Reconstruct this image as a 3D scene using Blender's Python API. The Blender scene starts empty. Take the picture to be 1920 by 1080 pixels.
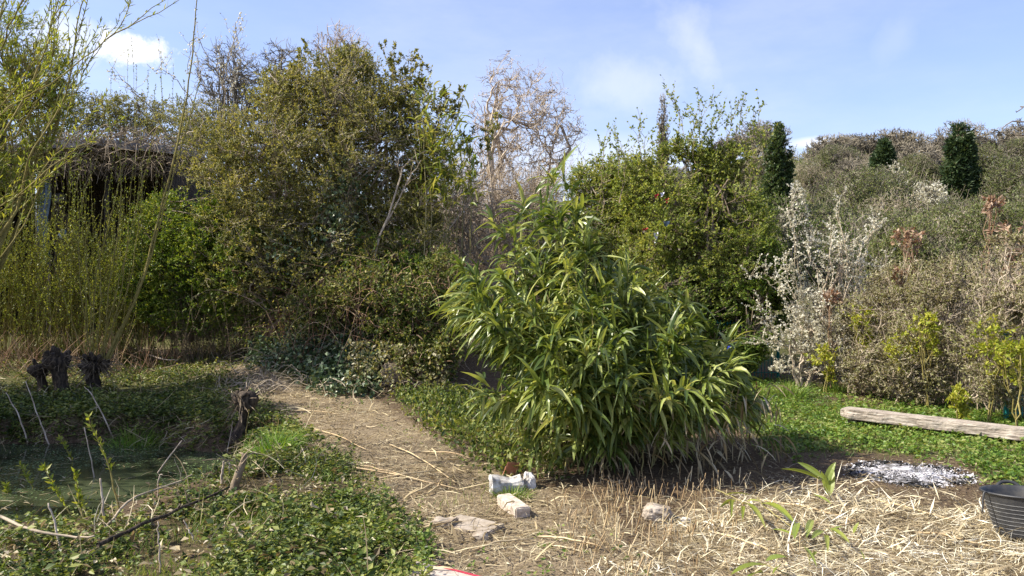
import bpy, math
import numpy as np
R_ = math.radians
C = bpy.context.scene.collection
SC = bpy.context.scene

# ------------------------------------------------------------------ camera, sky, sun
F, HOR, EYE = 1507.0, 520.0, 1.65          # focal length in photo pixels, horizon row, eye height
cam_d = bpy.data.cameras.new('camera')
cam = bpy.data.objects.new('camera', cam_d); C.objects.link(cam)
cam.location = (0, 0, EYE); cam.rotation_euler = (R_(90), 0, 0)
cam_d.sensor_width = 36; cam_d.lens = F / 1920 * 36
cam_d.shift_y = -(540 - HOR) / 1920
cam_d.clip_start = 0.05; cam_d.clip_end = 2000
SC.camera = cam

SUN_EL, SUN_DX, SUN_DY = R_(44), -0.99, -0.08
_n = math.hypot(SUN_DX, SUN_DY)
sun_dir = np.array([SUN_DX / _n * math.cos(SUN_EL), SUN_DY / _n * math.cos(SUN_EL), math.sin(SUN_EL)])
sd = bpy.data.lights.new('sun', 'SUN'); sd.energy = 5.0; sd.angle = R_(0.5); sd.color = (1, 0.93, 0.79)
so = bpy.data.objects.new('sun', sd); C.objects.link(so)
from mathutils import Vector
so.rotation_euler = Vector(sun_dir).to_track_quat('Z', 'Y').to_euler()

SC.view_settings.view_transform = 'Standard'; SC.view_settings.look = 'None'
SC.view_settings.exposure = 0.9; SC.view_settings.gamma = 1

w = bpy.data.worlds.new('World'); SC.world = w; w.use_nodes = True
N, L = w.node_tree.nodes, w.node_tree.links
N.clear()
def wn(t, **kw):
    n = N.new(t)
    for k, v in kw.items(): setattr(n, k, v)
    return n
sky = wn('ShaderNodeTexSky', sky_type='NISHITA', sun_disc=False, sun_elevation=SUN_EL,
         sun_rotation=math.atan2(SUN_DX, SUN_DY), air_density=1.0, dust_density=1.2, ozone_density=4.5)
bg_sky = wn('ShaderNodeBackground'); bg_sky.inputs[1].default_value = 0.126
grade = N.new('ShaderNodeMixRGB'); grade.blend_type = 'MULTIPLY'; grade.inputs[0].default_value = 1; grade.inputs[2].default_value = (1.05, 0.94, 1.03, 1)
L.new(sky.outputs[0], grade.inputs[1]); L.new(grade.outputs[0], bg_sky.inputs[0])
bg_cl = wn('ShaderNodeBackground'); bg_cl.inputs[0].default_value = (0.95, 0.95, 1, 1); bg_cl.inputs[1].default_value = 0.72
tc = wn('ShaderNodeTexCoord')
def wmath(op, a, b=None, clamp=False):
    n = wn('ShaderNodeMath', operation=op, use_clamp=clamp)
    for i, v in enumerate((a, b)):
        if v is None: continue
        if isinstance(v, (int, float)): n.inputs[i].default_value = v
        else: L.new(v, n.inputs[i])
    return n.outputs[0]
def wramp(v, a, b):
    n = wn('ShaderNodeMapRange', interpolation_type='SMOOTHSTEP')
    L.new(v, n.inputs[0]); n.inputs[1].default_value = a; n.inputs[2].default_value = b
    return n.outputs[0]
def wnoise(scale, rot=(0, 0, 0), stretch=(1, 1, 1), detail=6, loc=(0, 0, 0), rough=0.6):
    m = wn('ShaderNodeMapping'); m.inputs['Rotation'].default_value = rot; m.inputs['Scale'].default_value = stretch
    m.inputs['Location'].default_value = loc
    L.new(tc.outputs['Generated'], m.inputs[0])
    n = wn('ShaderNodeTexNoise'); n.inputs['Scale'].default_value = scale; n.inputs['Detail'].default_value = detail
    n.inputs['Roughness'].default_value = rough
    L.new(m.outputs[0], n.inputs['Vector']); return n.outputs[0]
def blob(px, py, sx, sy, rot=0.0):
    """soft elliptical region of sky round the direction seen at (px, py)"""
    d = Vector(((px - 960) / F, 1, (HOR - py) / F)).normalized()
    m = wn('ShaderNodeMapping', vector_type='POINT')
    sub = wn('ShaderNodeVectorMath', operation='SUBTRACT'); L.new(tc.outputs['Generated'], sub.inputs[0]); sub.inputs[1].default_value = d
    m.inputs['Rotation'].default_value = (0, rot, 0)
    L.new(sub.outputs[0], m.inputs[0])
    sc = wn('ShaderNodeVectorMath', operation='MULTIPLY'); L.new(m.outputs[0], sc.inputs[0]); sc.inputs[1].default_value = (F / sx, 4, F / sy)
    ln = wn('ShaderNodeVectorMath', operation='LENGTH'); L.new(sc.outputs[0], ln.inputs[0])
    return ln.outputs['Value']
def region(*a, n0=None, amt=0.6, lo=0.45, hi=1.15):
    r = blob(*a)
    if n0 is not None: r = wmath('ADD', r, wmath('MULTIPLY', wmath('SUBTRACT', n0, 0.5), amt))
    return wmath('SUBTRACT', 1.0, wramp(r, lo, hi))
fine = wnoise(9, detail=8); big = wnoise(3.0, detail=6)
cum = region(252, 90, 84, 34, 0.10, n0=wnoise(22, detail=10, rough=.7), amt=3.0, lo=0.15, hi=1.05)
cum2 = wmath('MULTIPLY', region(130, 80, 80, 50, 0.0, n0=fine, amt=2.2, lo=0.1, hi=1.2), 0.6)
wisp = wmath('MULTIPLY', region(1310, 90, 190, 60, -0.85, n0=fine, amt=2.6, lo=-0.3, hi=1.4), 0.45)
wisp2 = wmath('MULTIPLY', region(1150, 165, 230, 100, 0.2, n0=fine, amt=2.4, lo=-0.3, hi=1.4), 0.42)
wisp3 = wmath('MULTIPLY', region(1690, 60, 90, 50, 1.1, n0=fine, amt=2.2, lo=-0.3, hi=1.4), 0.2)
low = wmath('MULTIPLY', region(1150, 300, 420, 70, 0.0, n0=big, amt=1.2, lo=0.1, hi=1.2), 0.45)
lowr = wmath('MULTIPLY', region(1520, 268, 60, 16, 0.0, n0=fine, amt=1.2, lo=0.2, hi=1.1), 0.7)
veil = wmath('MULTIPLY', wramp(wnoise(2.2, stretch=(1, 1, 3), detail=7), 0.35, 0.8), 0.22)
veil = wmath('ADD', veil, 0.08)
m = cum
for x in (cum2, wisp, wisp2, wisp3, low, lowr, veil): m = wmath('MAXIMUM', m, x)
mix = wn('ShaderNodeMixShader'); L.new(m, mix.inputs[0]); L.new(bg_sky.outputs[0], mix.inputs[1]); L.new(bg_cl.outputs[0], mix.inputs[2])
wo = wn('ShaderNodeOutputWorld'); L.new(mix.outputs[0], wo.inputs[0])

# ------------------------------------------------------------------ numpy helpers
rng = np.random.default_rng(11)
U = lambda a, b, n=None: rng.uniform(a, b, n)
def at(px, py, Y): return np.array([(px - 960) / F * Y, Y, EYE - (py - HOR) / F * Y])
def proj(x, y, z): return 960 + x / y * F, HOR - (z - EYE) / y * F
def unit(v): return v / np.maximum(np.linalg.norm(v, axis=-1, keepdims=True), 1e-9)
def rdir(n): return unit(rng.normal(size=(n, 3)))
_tab = np.random.default_rng(3).random((32, 32, 32))
def vnoise(P, scale, off=0.0):
    q = np.asarray(P) * scale + 100.3 + off
    i = np.floor(q).astype(int); f = q - i; f = f * f * (3 - 2 * f)
    r = 0
    for dx in (0, 1):
        for dy in (0, 1):
            for dz in (0, 1):
                wgt = (f[..., 0] if dx else 1 - f[..., 0]) * (f[..., 1] if dy else 1 - f[..., 1]) * (f[..., 2] if dz else 1 - f[..., 2])
                r = r + wgt * _tab[(i[..., 0] + dx) % 32, (i[..., 1] + dy) % 32, (i[..., 2] + dz) % 32]
    return r
def fbm(P, scale, off=0.0): return 0.55 * vnoise(P, scale, off) + 0.3 * vnoise(P, scale * 2.1, off + 7) + 0.15 * vnoise(P, scale * 4.3, off + 13)
def sstep(a, b, x):
    t = np.clip((x - a) / (b - a), 0, 1); return t * t * (3 - 2 * t)
def poly_sd(poly, x, y):
    """signed distance to a polygon, negative inside"""
    x = np.asarray(x, float); y = np.asarray(y, float)
    d = np.full(x.shape, 1e9); ins = np.zeros(x.shape, bool); n = len(poly)
    for k in range(n):
        ax, ay = poly[k]; bx, by = poly[(k + 1) % n]
        ex, ey = bx - ax, by - ay
        t = np.clip(((x - ax) * ex + (y - ay) * ey) / (ex * ex + ey * ey), 0, 1)
        d = np.minimum(d, np.hypot(x - ax - t * ex, y - ay - t * ey))
        c = ((ay > y) != (by > y)) & (x < (bx - ax) * (y - ay) / ((by - ay) if by != ay else 1e-9) + ax)
        ins ^= c
    return np.where(ins, -d, d)

class MB:
    """collects vertices and quads / triangles of one mesh"""
    def __init__(s): s.V = []; s.Q = []; s.T = []; s.n = 0
    def add(s, V, Q=None, T=None):
        V = np.asarray(V, float).reshape(-1, 3)
        if Q is not None and len(Q): s.Q.append(np.asarray(Q, np.int64).reshape(-1, 4) + s.n)
        if T is not None and len(T): s.T.append(np.asarray(T, np.int64).reshape(-1, 3) + s.n)
        s.V.append(V); s.n += len(V); return s
    def tubes(s, P, Rd, sides=3, caps=False):
        P = np.asarray(P, float)
        if P.ndim == 2: P = P[None]
        n, K, _ = P.shape
        if n == 0: return s
        Rd = np.broadcast_to(np.asarray(Rd, float), (n, K))
        T = unit(np.gradient(P, axis=1)); ref = np.broadcast_to(unit(np.array([0.31, 0.83, 0.17])), T.shape)
        u = unit(np.cross(T, ref)); v = np.cross(T, u)
        a = np.arange(sides) * 2 * math.pi / sides
        V = P[:, :, None, :] + Rd[:, :, None, None] * (np.cos(a)[None, None, :, None] * u[:, :, None, :] + np.sin(a)[None, None, :, None] * v[:, :, None, :])
        idx = np.arange(n * K * sides).reshape(n, K, sides); j = np.roll(np.arange(sides), -1)
        Q = np.stack([idx[:, :-1, :], idx[:, :-1, j], idx[:, 1:, j], idx[:, 1:, :]], -1)
        if caps and sides == 4: s_caps = np.concatenate([idx[:, 0, ::-1], idx[:, -1, :]]); Q = np.concatenate([Q.reshape(-1, 4), s_caps])
        s.add(V, Q=Q)
        if caps and sides > 4:
            base = s.n - n * K * sides
            for k in (0, K - 1):
                r = idx[:, k, :]
                t = np.stack([np.repeat(r[:, :1], sides - 2, 1), r[:, 1:-1], r[:, 2:]], -1).reshape(-1, 3)
                s.T.append(t + base)
        return s
    def leaves(s, P, D, Ln, Wd, up=0.5, fold=0.15, mid=0.45):
        """small folded diamond leaves"""
        n = len(P)
        if n == 0: return s
        D = unit(D); nr = rdir(n) + np.array([0, 0, up]); sd_ = unit(np.cross(D, nr)); nn = np.cross(sd_, D)
        Ln = np.broadcast_to(Ln, (n,))[:, None]; Wd = np.broadcast_to(Wd, (n,))[:, None]
        m_ = P + D * Ln * mid + nn * Wd * fold
        V = np.stack([P, m_ + sd_ * Wd * .5, P + D * Ln, m_ - sd_ * Wd * .5], 1)
        return s.add(V, Q=np.arange(n * 4).reshape(n, 4))
    def blades(s, P, D, Ln, Wd, bend=0.6, m=4, twist=0.4, prof=None):
        """long leaves that bend over under their weight, folded along the midrib"""
        n = len(P)
        if n == 0: return s
        prof = np.array(prof if prof is not None else [0.18, 0.95, 1.0, 0.62, 0.0]); m = len(prof) - 1
        Ln = np.broadcast_to(Ln, (n,))[:, None]; Wd = np.broadcast_to(Wd, (n,))[:, None]; bend = np.broadcast_to(bend, (n,))[:, None]
        D = unit(D); p = np.array(P, float); pts = [p]; ds = [D]
        for k in range(m):
            p = p + D * Ln / m; pts.append(p)
            D = unit(D + bend / m * np.array([0, 0, -1.0])); ds.append(D)
        P_ = np.stack(pts, 1); Ds = np.stack(ds, 1)
        up_ = np.array([0, 0, 1.0]) + rng.normal(size=(n, 3)) * twist
        sd_ = unit(np.cross(Ds, up_[:, None, :])); nn = np.cross(sd_, Ds)
        wv = (Wd * prof[None, :])[:, :, None]
        A = P_ + sd_ * wv * .5 + nn * wv * .16; B = P_; Cc = P_ - sd_ * wv * .5 + nn * wv * .16
        V = np.stack([A, B, Cc], 2)                       # n, m+1, 3, 3
        idx = np.arange(n * (m + 1) * 3).reshape(n, m + 1, 3)
        Q = np.concatenate([np.stack([idx[:, :-1, a], idx[:, :-1, a + 1], idx[:, 1:, a + 1], idx[:, 1:, a]], -1).reshape(-1, 4) for a in (0, 1)])
        return s.add(V, Q=Q)
    def strips(s, P, D, Ln, Wd, curl=0.2, tilt=0.3):
        """loose straw lying about: flat three-piece strips"""
        n = len(P); D = unit(D)
        Ln = np.broadcast_to(Ln, (n,))[:, None]; Wd = np.broadcast_to(Wd, (n,))[:, None]
        nr = unit(np.array([0, 0, 1.0]) + rng.normal(size=(n, 3)) * tilt); sd_ = unit(np.cross(D, nr)); nn = np.cross(sd_, D)
        c1 = rng.normal(size=(n, 1)) * curl; c2 = np.abs(rng.normal(size=(n, 1))) * curl
        pts = [P + D * Ln * t + sd_ * Ln * c1 * t * (1 - t) * 2 + nn * Ln * c2 * t * (1 - t) for t in (0, .35, .7, 1)]
        V = np.stack([x for k, x in enumerate(pts) for x in (x + sd_ * Wd * (.5, .5, .4, .1)[k], x - sd_ * Wd * (.5, .5, .4, .1)[k])], 1)
        idx = np.arange(n * 8).reshape(n, 8)
        Q = np.concatenate([idx[:, [k, k + 1, k + 3, k + 2]] for k in (0, 2, 4)])
        return s.add(V, Q=Q)
    def grid(s, G, closed=False):
        h, w_, _ = G.shape; idx = np.arange(h * w_).reshape(h, w_)
        if closed: idx = np.concatenate([idx, idx[:, :1]], 1)
        return s.add(G, Q=np.stack([idx[:-1, :-1], idx[:-1, 1:], idx[1:, 1:], idx[1:, :-1]], -1))
    def build(s, name, mat, parent=None, smooth=False):
        V = np.concatenate(s.V); me = bpy.data.meshes.new(name)
        Q = np.concatenate(s.Q) if s.Q else np.zeros((0, 4), np.int64); T = np.concatenate(s.T) if s.T else np.zeros((0, 3), np.int64)
        if parent is not None: V = V - np.array(parent.location)
        me.vertices.add(len(V)); me.vertices.foreach_set('co', V.astype(np.float32).ravel())
        me.loops.add(Q.size + T.size); me.loops.foreach_set('vertex_index', np.concatenate([Q.ravel(), T.ravel()]).astype(np.int32))
        me.polygons.add(len(Q) + len(T))
        st = np.concatenate([np.arange(len(Q)) * 4, Q.size + np.arange(len(T)) * 3]).astype(np.int32)
        me.polygons.foreach_set('loop_start', st)
        me.polygons.foreach_set('use_smooth', np.full(len(st), smooth))
        me.update(calc_edges=True); me.validate()
        me.materials.append(mat)
        o = bpy.data.objects.new(name, me); C.objects.link(o)
        if parent is not None: o.parent = parent
        return o

def tag(o, label=None, cat=None, group=None, kind=None):
    if label: o['label'] = label
    if cat: o['category'] = cat
    if group: o['group'] = group
    if kind: o['kind'] = kind
    return o
def thing(name, label, cat, loc=(0, 0, 0), group=None):
    o = bpy.data.objects.new(name, None); C.objects.link(o); o.location = [float(v) for v in loc]; o.empty_display_size = 0.1
    return tag(o, label, cat, group)
def dup(root, loc, rotz=0.0, scale=(1, 1, 1), label=None):
    r = root.copy(); C.objects.link(r); r.location = loc; r.rotation_euler = (0, 0, rotz); r.scale = scale
    if label: r['label'] = label
    for ch in list(root.children):
        c = ch.copy(); C.objects.link(c); c.parent = r
        for g in ch.children:
            d = g.copy(); C.objects.link(d); d.parent = c
    return r

# ------------------------------------------------------------------ materials
def mat_new(name):
    m_ = bpy.data.materials.new(name); m_.use_nodes = True; nt = m_.node_tree; nt.nodes.clear()
    return m_, nt.nodes, nt.links
def ramp(nodes, cols):
    r = nodes.new('ShaderNodeValToRGB'); el = r.color_ramp.elements
    while len(el) < len(cols): el.new(0.5)
    for e, (p, c) in zip(el, cols): e.position = p; e.color = (*c, 1)
    return r
def leaf_mat(name, cols, trans=0.35, rough=0.45, spec=0.4, hue_scale=1.6, tint=(1.25, 1.1, 0.6)):
    """per-leaf colour from a ramp, clump-sized hue drift, light coming through the blade"""
    m_, n, l = mat_new(name)
    geo = n.new('ShaderNodeNewGeometry'); tcn = n.new('ShaderNodeTexCoord')
    nz = n.new('ShaderNodeTexNoise'); nz.inputs['Scale'].default_value = hue_scale; nz.inputs['Detail'].default_value = 3
    l.new(tcn.outputs['Object'], nz.inputs['Vector'])
    a = n.new('ShaderNodeMath'); a.operation = 'MULTIPLY_ADD'; l.new(nz.outputs[0], a.inputs[0]); a.inputs[1].default_value = 1.3; a.inputs[2].default_value = -0.65
    b = n.new('ShaderNodeMath'); b.operation = 'MULTIPLY_ADD'; b.use_clamp = True
    l.new(geo.outputs['Random Per Island'], b.inputs[0]); b.inputs[1].default_value = 0.9; l.new(a.outputs[0], b.inputs[2])
    k = len(cols); r = ramp(n, [((i + .5) / k, c) for i, c in enumerate(cols)]); l.new(b.outputs[0], r.inputs[0])
    p = n.new('ShaderNodeBsdfPrincipled'); p.inputs['Roughness'].default_value = rough; p.inputs['Specular IOR Level'].default_value = spec
    l.new(r.outputs[0], p.inputs['Base Color'])
    t = n.new('ShaderNodeBsdfTranslucent'); mx = n.new('ShaderNodeMixRGB'); mx.blend_type = 'MULTIPLY'; mx.inputs[0].default_value = 1
    l.new(r.outputs[0], mx.inputs[1]); mx.inputs[2].default_value = (*tint, 1); l.new(mx.outputs[0], t.inputs[0])
    s = n.new('ShaderNodeMixShader'); s.inputs[0].default_value = trans; l.new(p.outputs[0], s.inputs[1]); l.new(t.outputs[0], s.inputs[2])
    o = n.new('ShaderNodeOutputMaterial'); l.new(s.outputs[0], o.inputs[0]); return m_
def rough_mat(name, cols, scale=8, stretch=(1, 1, 1), rough=0.85, spec=0.25, detail=8, bump=0.3, island=0.0, bscale=None):
    """noise-driven ramp with bump: bark, stone, wood, soil"""
    m_, n, l = mat_new(name)
    tcn = n.new('ShaderNodeTexCoord'); mp = n.new('ShaderNodeMapping'); mp.inputs['Scale'].default_value = stretch; l.new(tcn.outputs['Object'], mp.inputs[0])
    nz = n.new('ShaderNodeTexNoise'); nz.inputs['Scale'].default_value = scale; nz.inputs['Detail'].default_value = detail; nz.inputs['Roughness'].default_value = 0.65
    l.new(mp.outputs[0], nz.inputs['Vector']); src = nz.outputs[0]
    st = n.new('ShaderNodeMapRange'); l.new(src, st.inputs[0]); st.inputs[1].default_value = 0.3; st.inputs[2].default_value = 0.7; src = st.outputs[0]
    if island:
        geo = n.new('ShaderNodeNewGeometry'); mx = n.new('ShaderNodeMix'); mx.inputs[0].default_value = island
        l.new(src, mx.inputs[2]); l.new(geo.outputs['Random Per Island'], mx.inputs[3]); src = mx.outputs[0]
    k = len(cols); r = ramp(n, [((i + .5) / k, c) for i, c in enumerate(cols)]); l.new(src, r.inputs[0])
    p = n.new('ShaderNodeBsdfPrincipled'); p.inputs['Roughness'].default_value = rough; p.inputs['Specular IOR Level'].default_value = spec
    l.new(r.outputs[0], p.inputs['Base Color'])
    if bump:
        b = n.new('ShaderNodeBump'); b.inputs['Strength'].default_value = bump; b.inputs['Distance'].default_value = 0.02; l.new(nz.outputs[0], b.inputs['Height']); l.new(b.outputs[0], p.inputs['Normal'])
    o = n.new('ShaderNodeOutputMaterial'); l.new(p.outputs[0], o.inputs[0]); return m_

M = {}
M['privet'] = leaf_mat('privet leaf', [(.085, .105, .025), (.20, .215, .055), (.31, .31, .085), (.43, .41, .14)], trans=.4, rough=.5, spec=.25)
M['box'] = leaf_mat('box leaf', [(.03, .055, .018), (.06, .10, .028), (.11, .15, .045)], trans=.25, rough=.45)
M['bright'] = leaf_mat('bright shrub leaf', [(.06, .12, .014), (.14, .23, .025), (.25, .34, .04), (.36, .40, .06)], trans=.35)
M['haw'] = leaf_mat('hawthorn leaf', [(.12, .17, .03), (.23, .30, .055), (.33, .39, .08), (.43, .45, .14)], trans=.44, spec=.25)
M['hawdark'] = leaf_mat('deep green hedge leaf', [(.06, .115, .018), (.13, .20, .03), (.20, .28, .04)], trans=.35, spec=.25)  # darker, deeper green than the hawthorn leaf
M['bamboo'] = leaf_mat('bamboo leaf', [(.06, .10, .018), (.15, .205, .04), (.27, .33, .07), (.42, .45, .15)], trans=.36, rough=.36, spec=.5, hue_scale=2.2)
M['bamboo_pale'] = leaf_mat('pale bamboo leaf', [(.14, .20, .03), (.25, .30, .05), (.42, .42, .14)], trans=.4, rough=.4)
M['willow'] = leaf_mat('young willow leaf', [(.14, .20, .03), (.24, .30, .04), (.36, .38, .06)], trans=.45)
M['willow_dim'] = leaf_mat('willow bud leaf', [(.12, .17, .03), (.21, .26, .045), (.30, .33, .07)], trans=.4)
M['ivy'] = leaf_mat('ivy leaf', [(.04, .075, .03), (.10, .15, .07), (.20, .25, .13)], trans=.15, rough=.38, spec=.5)
M['ivy_var'] = leaf_mat('variegated leaf', [(.10, .15, .07), (.22, .27, .15), (.40, .43, .28)], trans=.15, rough=.4)
M['nettle'] = leaf_mat('nettle leaf', [(.03, .055, .012), (.085, .13, .022), (.16, .21, .04), (.32, .34, .10)], trans=.35, spec=.3)
M['grass'] = leaf_mat('grass blade', [(.07, .14, .02), (.13, .23, .03), (.2, .3, .05), (.3, .33, .1)], trans=.4)
M['tuft'] = leaf_mat('lush grass blade', [(.09, .20, .02), (.16, .32, .03), (.28, .40, .06)], trans=.45)
M['yellow'] = leaf_mat('yellow green leaf', [(.24, .30, .03), (.40, .43, .05), (.52, .50, .08)], trans=.4)
M['brownleaf'] = leaf_mat('withered brown leaf', [(.17, .11, .07), (.33, .22, .14), (.46, .34, .23)], trans=.25, tint=(1.2, .8, .5))
M['deadleaf'] = leaf_mat('dead tan leaf', [(.13, .10, .05), (.25, .195, .10), (.40, .33, .19), (.52, .46, .31)], trans=.25, tint=(1.1, .9, .6))
M['blossom'] = leaf_mat('white blossom', [(.50, .47, .34), (.72, .69, .56), (.84, .82, .73)], trans=.4, rough=.7, tint=(1, 1, .9))
M['conifer'] = leaf_mat('conifer spray', [(.025, .05, .02), (.05, .085, .032), (.09, .13, .05)], trans=.2)
M['mixleaf'] = leaf_mat('mixed hedge leaf', [(.12, .11, .05), (.28, .25, .14), (.20, .23, .06), (.45, .41, .27), (.33, .36, .10)], trans=.35, hue_scale=1.2)
M['farleaf'] = leaf_mat('far scrub leaf', [(.10, .14, .04), (.18, .22, .06), (.26, .285, .09)], trans=.3, hue_scale=.4)
M['straw'] = leaf_mat('dry straw', [(.18, .135, .072), (.36, .285, .16), (.53, .44, .26), (.68, .60, .39)], trans=.15, rough=.6, tint=(1.1, 1, .7))
M['palestraw'] = leaf_mat('bleached bamboo leaf', [(.28, .22, .13), (.54, .46, .29), (.74, .67, .48), (.86, .82, .67)], trans=.2, rough=.55, tint=(1.05, 1, .8))
M['stubble'] = leaf_mat('cut stalk', [(.30, .20, .10), (.48, .36, .2), (.62, .52, .32)], trans=.05, rough=.6, tint=(1, 1, 1))
M['duckweed'] = leaf_mat('duckweed', [(.05, .085, .03), (.09, .14, .045), (.14, .20, .07)], trans=.1, rough=.5)
M['bark'] = rough_mat('grey brown bark', [(.10, .075, .05), (.20, .155, .105), (.32, .26, .18)], scale=30, island=.5)
M['bark_pale'] = rough_mat('pale twig bark', [(.20, .16, .11), (.34, .28, .2), (.48, .41, .32)], scale=20, island=.6)
M['bark_pink'] = rough_mat('pinkish twig bark', [(.28, .22, .165), (.42, .345, .26), (.56, .475, .37)], scale=14, island=.6)
M['bark_grey'] = rough_mat('grey far twig bark', [(.11, .095, .068), (.185, .16, .118), (.28, .25, .19)], scale=6, island=.6)
M['bark_dark'] = rough_mat('shade toned dark bark', [(.015, .012, .01), (.05, .038, .028), (.12, .09, .06)], scale=26, stretch=(1, 1, .35), bump=1.0)  # near-black ramp puts the stumps' shadow and backlighting into the bark colour
M['bark_olive'] = rough_mat('olive willow rod bark', [(.13, .11, .03), (.24, .20, .06), (.36, .31, .12)], scale=20, island=.5)
M['bark_red'] = rough_mat('reddish bramble stem', [(.16, .08, .05), (.27, .17, .10), (.40, .3, .2)], scale=10, island=.7)
M['cane'] = rough_mat('bamboo cane', [(.12, .12, .04), (.26, .23, .09), (.42, .36, .18)], scale=12, island=.7, rough=.5, bump=.1)
M['stick'] = rough_mat('bleached stick', [(.30, .24, .18), (.46, .38, .30), (.62, .54, .45)], scale=22, stretch=(1, 1, .3), bump=.4)
M['sleeper'] = rough_mat('weathered timber', [(.10, .08, .06), (.30, .25, .2), (.46, .40, .33), (.58, .52, .44)], scale=5, stretch=(1.2, 14, 10), bump=.9)
M['concrete'] = rough_mat('broken concrete', [(.22, .20, .17), (.55, .52, .48), (.74, .72, .68)], scale=11, bump=.4)
M['brickstone'] = rough_mat('pale stone block', [(.34, .28, .22), (.52, .44, .36), (.63, .56, .47)], scale=18, bump=.5)
M['slab'] = rough_mat('dusty paving', [(.20, .16, .12), (.33, .28, .22), (.44, .38, .31)], scale=9, bump=.4)
M['tufa'] = rough_mat('lichened rock', [(.05, .04, .028), (.15, .12, .085), (.27, .225, .17), (.24, .21, .07)], scale=9, bump=1.0)
M['terracotta'] = rough_mat('terracotta', [(.30, .13, .07), (.42, .2, .12)], scale=12, bump=.2)
M['rubber'] = rough_mat('black rubber tub', [(.022, .023, .026), (.035, .036, .038), (.065, .062, .056)], scale=7, rough=.5, spec=.5, bump=.1)
M['rib'] = rough_mat('scuffed rib edge', [(.08, .08, .08), (.17, .17, .165)], scale=20, rough=.6, bump=0)
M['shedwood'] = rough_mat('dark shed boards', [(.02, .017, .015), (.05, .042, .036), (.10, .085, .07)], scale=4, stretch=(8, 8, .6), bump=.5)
M['felt'] = rough_mat('old roof felt', [(.10, .10, .11), (.20, .20, .21), (.34, .33, .33)], scale=5, bump=.5)
M['tarp'] = rough_mat('faded blue tarpaulin', [(.10, .15, .22), (.2, .27, .36), (.30, .38, .46)], scale=5, rough=.5, bump=.3)
M['bluebag'] = rough_mat('blue plastic', [(.01, .025, .2), (.02, .05, .42)], scale=9, rough=.35, bump=.3)
M['teal'] = rough_mat('teal painted mesh', [(.01, .16, .15), (.03, .27, .25)], scale=20, rough=.5, bump=0)
M['redcloth'] = rough_mat('red cloth', [(.35, .02, .03), (.5, .05, .07)], scale=20, bump=0)
M['whitecloth'] = rough_mat('whitish cloth', [(.5, .5, .6), (.7, .7, .75)], scale=20, bump=0)
M['redpaint'] = rough_mat('red painted edge', [(.30, .02, .04), (.48, .06, .1)], scale=20, bump=.1)
M['boardwood'] = rough_mat('bare board', [(.36, .30, .25), (.52, .46, .4)], scale=6, stretch=(1, 12, 8), bump=.3)
M['ash'] = rough_mat('wood ash', [(.02, .02, .022), (.10, .095, .09), (.36, .35, .365), (.62, .61, .64)], scale=9, detail=12, bump=.8)
M['ashflake'] = leaf_mat('ash flake', [(.25, .245, .25), (.38, .37, .38), (.50, .49, .51), (.62, .61, .63)], trans=0, rough=.9, tint=(1, 1, 1), hue_scale=3)
M['charcoal'] = rough_mat('charcoal', [(.008, .008, .008), (.03, .03, .032)], scale=20, bump=.5)

# ------------------------------------------------------------------ ground
POND = [(-10, 4.7), (-3.7, 5.15), (-2.95, 5.75), (-2.35, 6.9), (-2.25, 7.9), (-2.8, 8.9), (-4, 9.35), (-10, 9.6)]
WATER_Z = -0.27
def gz(x, y):
    x = np.asarray(x, float); y = np.asarray(y, float); P = np.stack([x, y, 0 * x], -1)
    z = 0.06 * (fbm(P, 1.1) - .5) + 0.03 * (vnoise(P, 5.0) - .5)
    z = z + 0.09 * np.clip(y - 11.5, 0, 12) * sstep(1.0, -2.5, x)
    hill = sstep(20, 78, y) * (9.5 * sstep(-4, 22, x) + 3.0) + 0.5 * (fbm(P, .08) - .5) * sstep(18, 40, y)
    z = z + hill
    z = z + 1.0 * np.exp(-((x + 2.1) / 1.5) ** 2 - ((y - 12.8) / .95) ** 2)
    d = -poly_sd(POND, x, y)
    z = z - 0.5 * sstep(-0.15, 0.6, d + 0.7 * (vnoise(P, 1.3) - .5) + 0.3 * (vnoise(P, 4.0) - .5)) + .05 * (vnoise(P, 7.0) - .5) * sstep(.5, 0, np.abs(d))
    return z
def gp(px, py, dz=0.0):
    """point on the ground seen at photo pixel (px, py)"""
    Y = np.linspace(3.0, 60, 6000); X = (px - 960) / F * Y; Z = EYE - (py - HOR) / F * Y
    k = np.argmax(Z < gz(X, Y)); return np.array([X[k], Y[k], gz(X[k:k + 1], Y[k:k + 1])[0] + dz])

def gph(px, py, h):
    """point h above the ground along the same sight line"""
    Y = np.linspace(3.0, 60, 6000); X = (px - 960) / F * Y; Z = EYE - (py - HOR) / F * Y
    k = np.argmax(Z < gz(X, Y) + h); return np.array([X[k], Y[k], Z[k]])

PATH = [(250, 650), (430, 655), (560, 720), (700, 750), (850, 840), (930, 880), (1150, 960), (1200, 1100), (800, 1100), (720, 950), (610, 860), (520, 770), (400, 700), (250, 680)]
GREENR = [(1360, 700), (1600, 760), (1960, 770), (2600, 900), (1960, 930), (1850, 900), (1800, 860), (1600, 845), (1450, 850), (1400, 800)]
SOILR = [(1440, 850), (1600, 840), (1800, 850), (1960, 960), (1850, 960), (1700, 930), (1500, 900)]
STRAWR = [(1210, 1010), (1280, 965), (1350, 945), (1480, 920), (1600, 935), (1800, 965), (1960, 990), (2100, 1110), (1080, 1110)]
GREENL = [(-600, 1200), (-300, 1000), (0, 1015), (210, 990), (380, 930), (450, 870), (560, 840), (640, 870), (700, 940), (790, 1010), (800, 1130), (400, 1250)]
def soft(poly, px, py, w_): return sstep(w_, -w_, poly_sd(poly, px, py))

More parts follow.
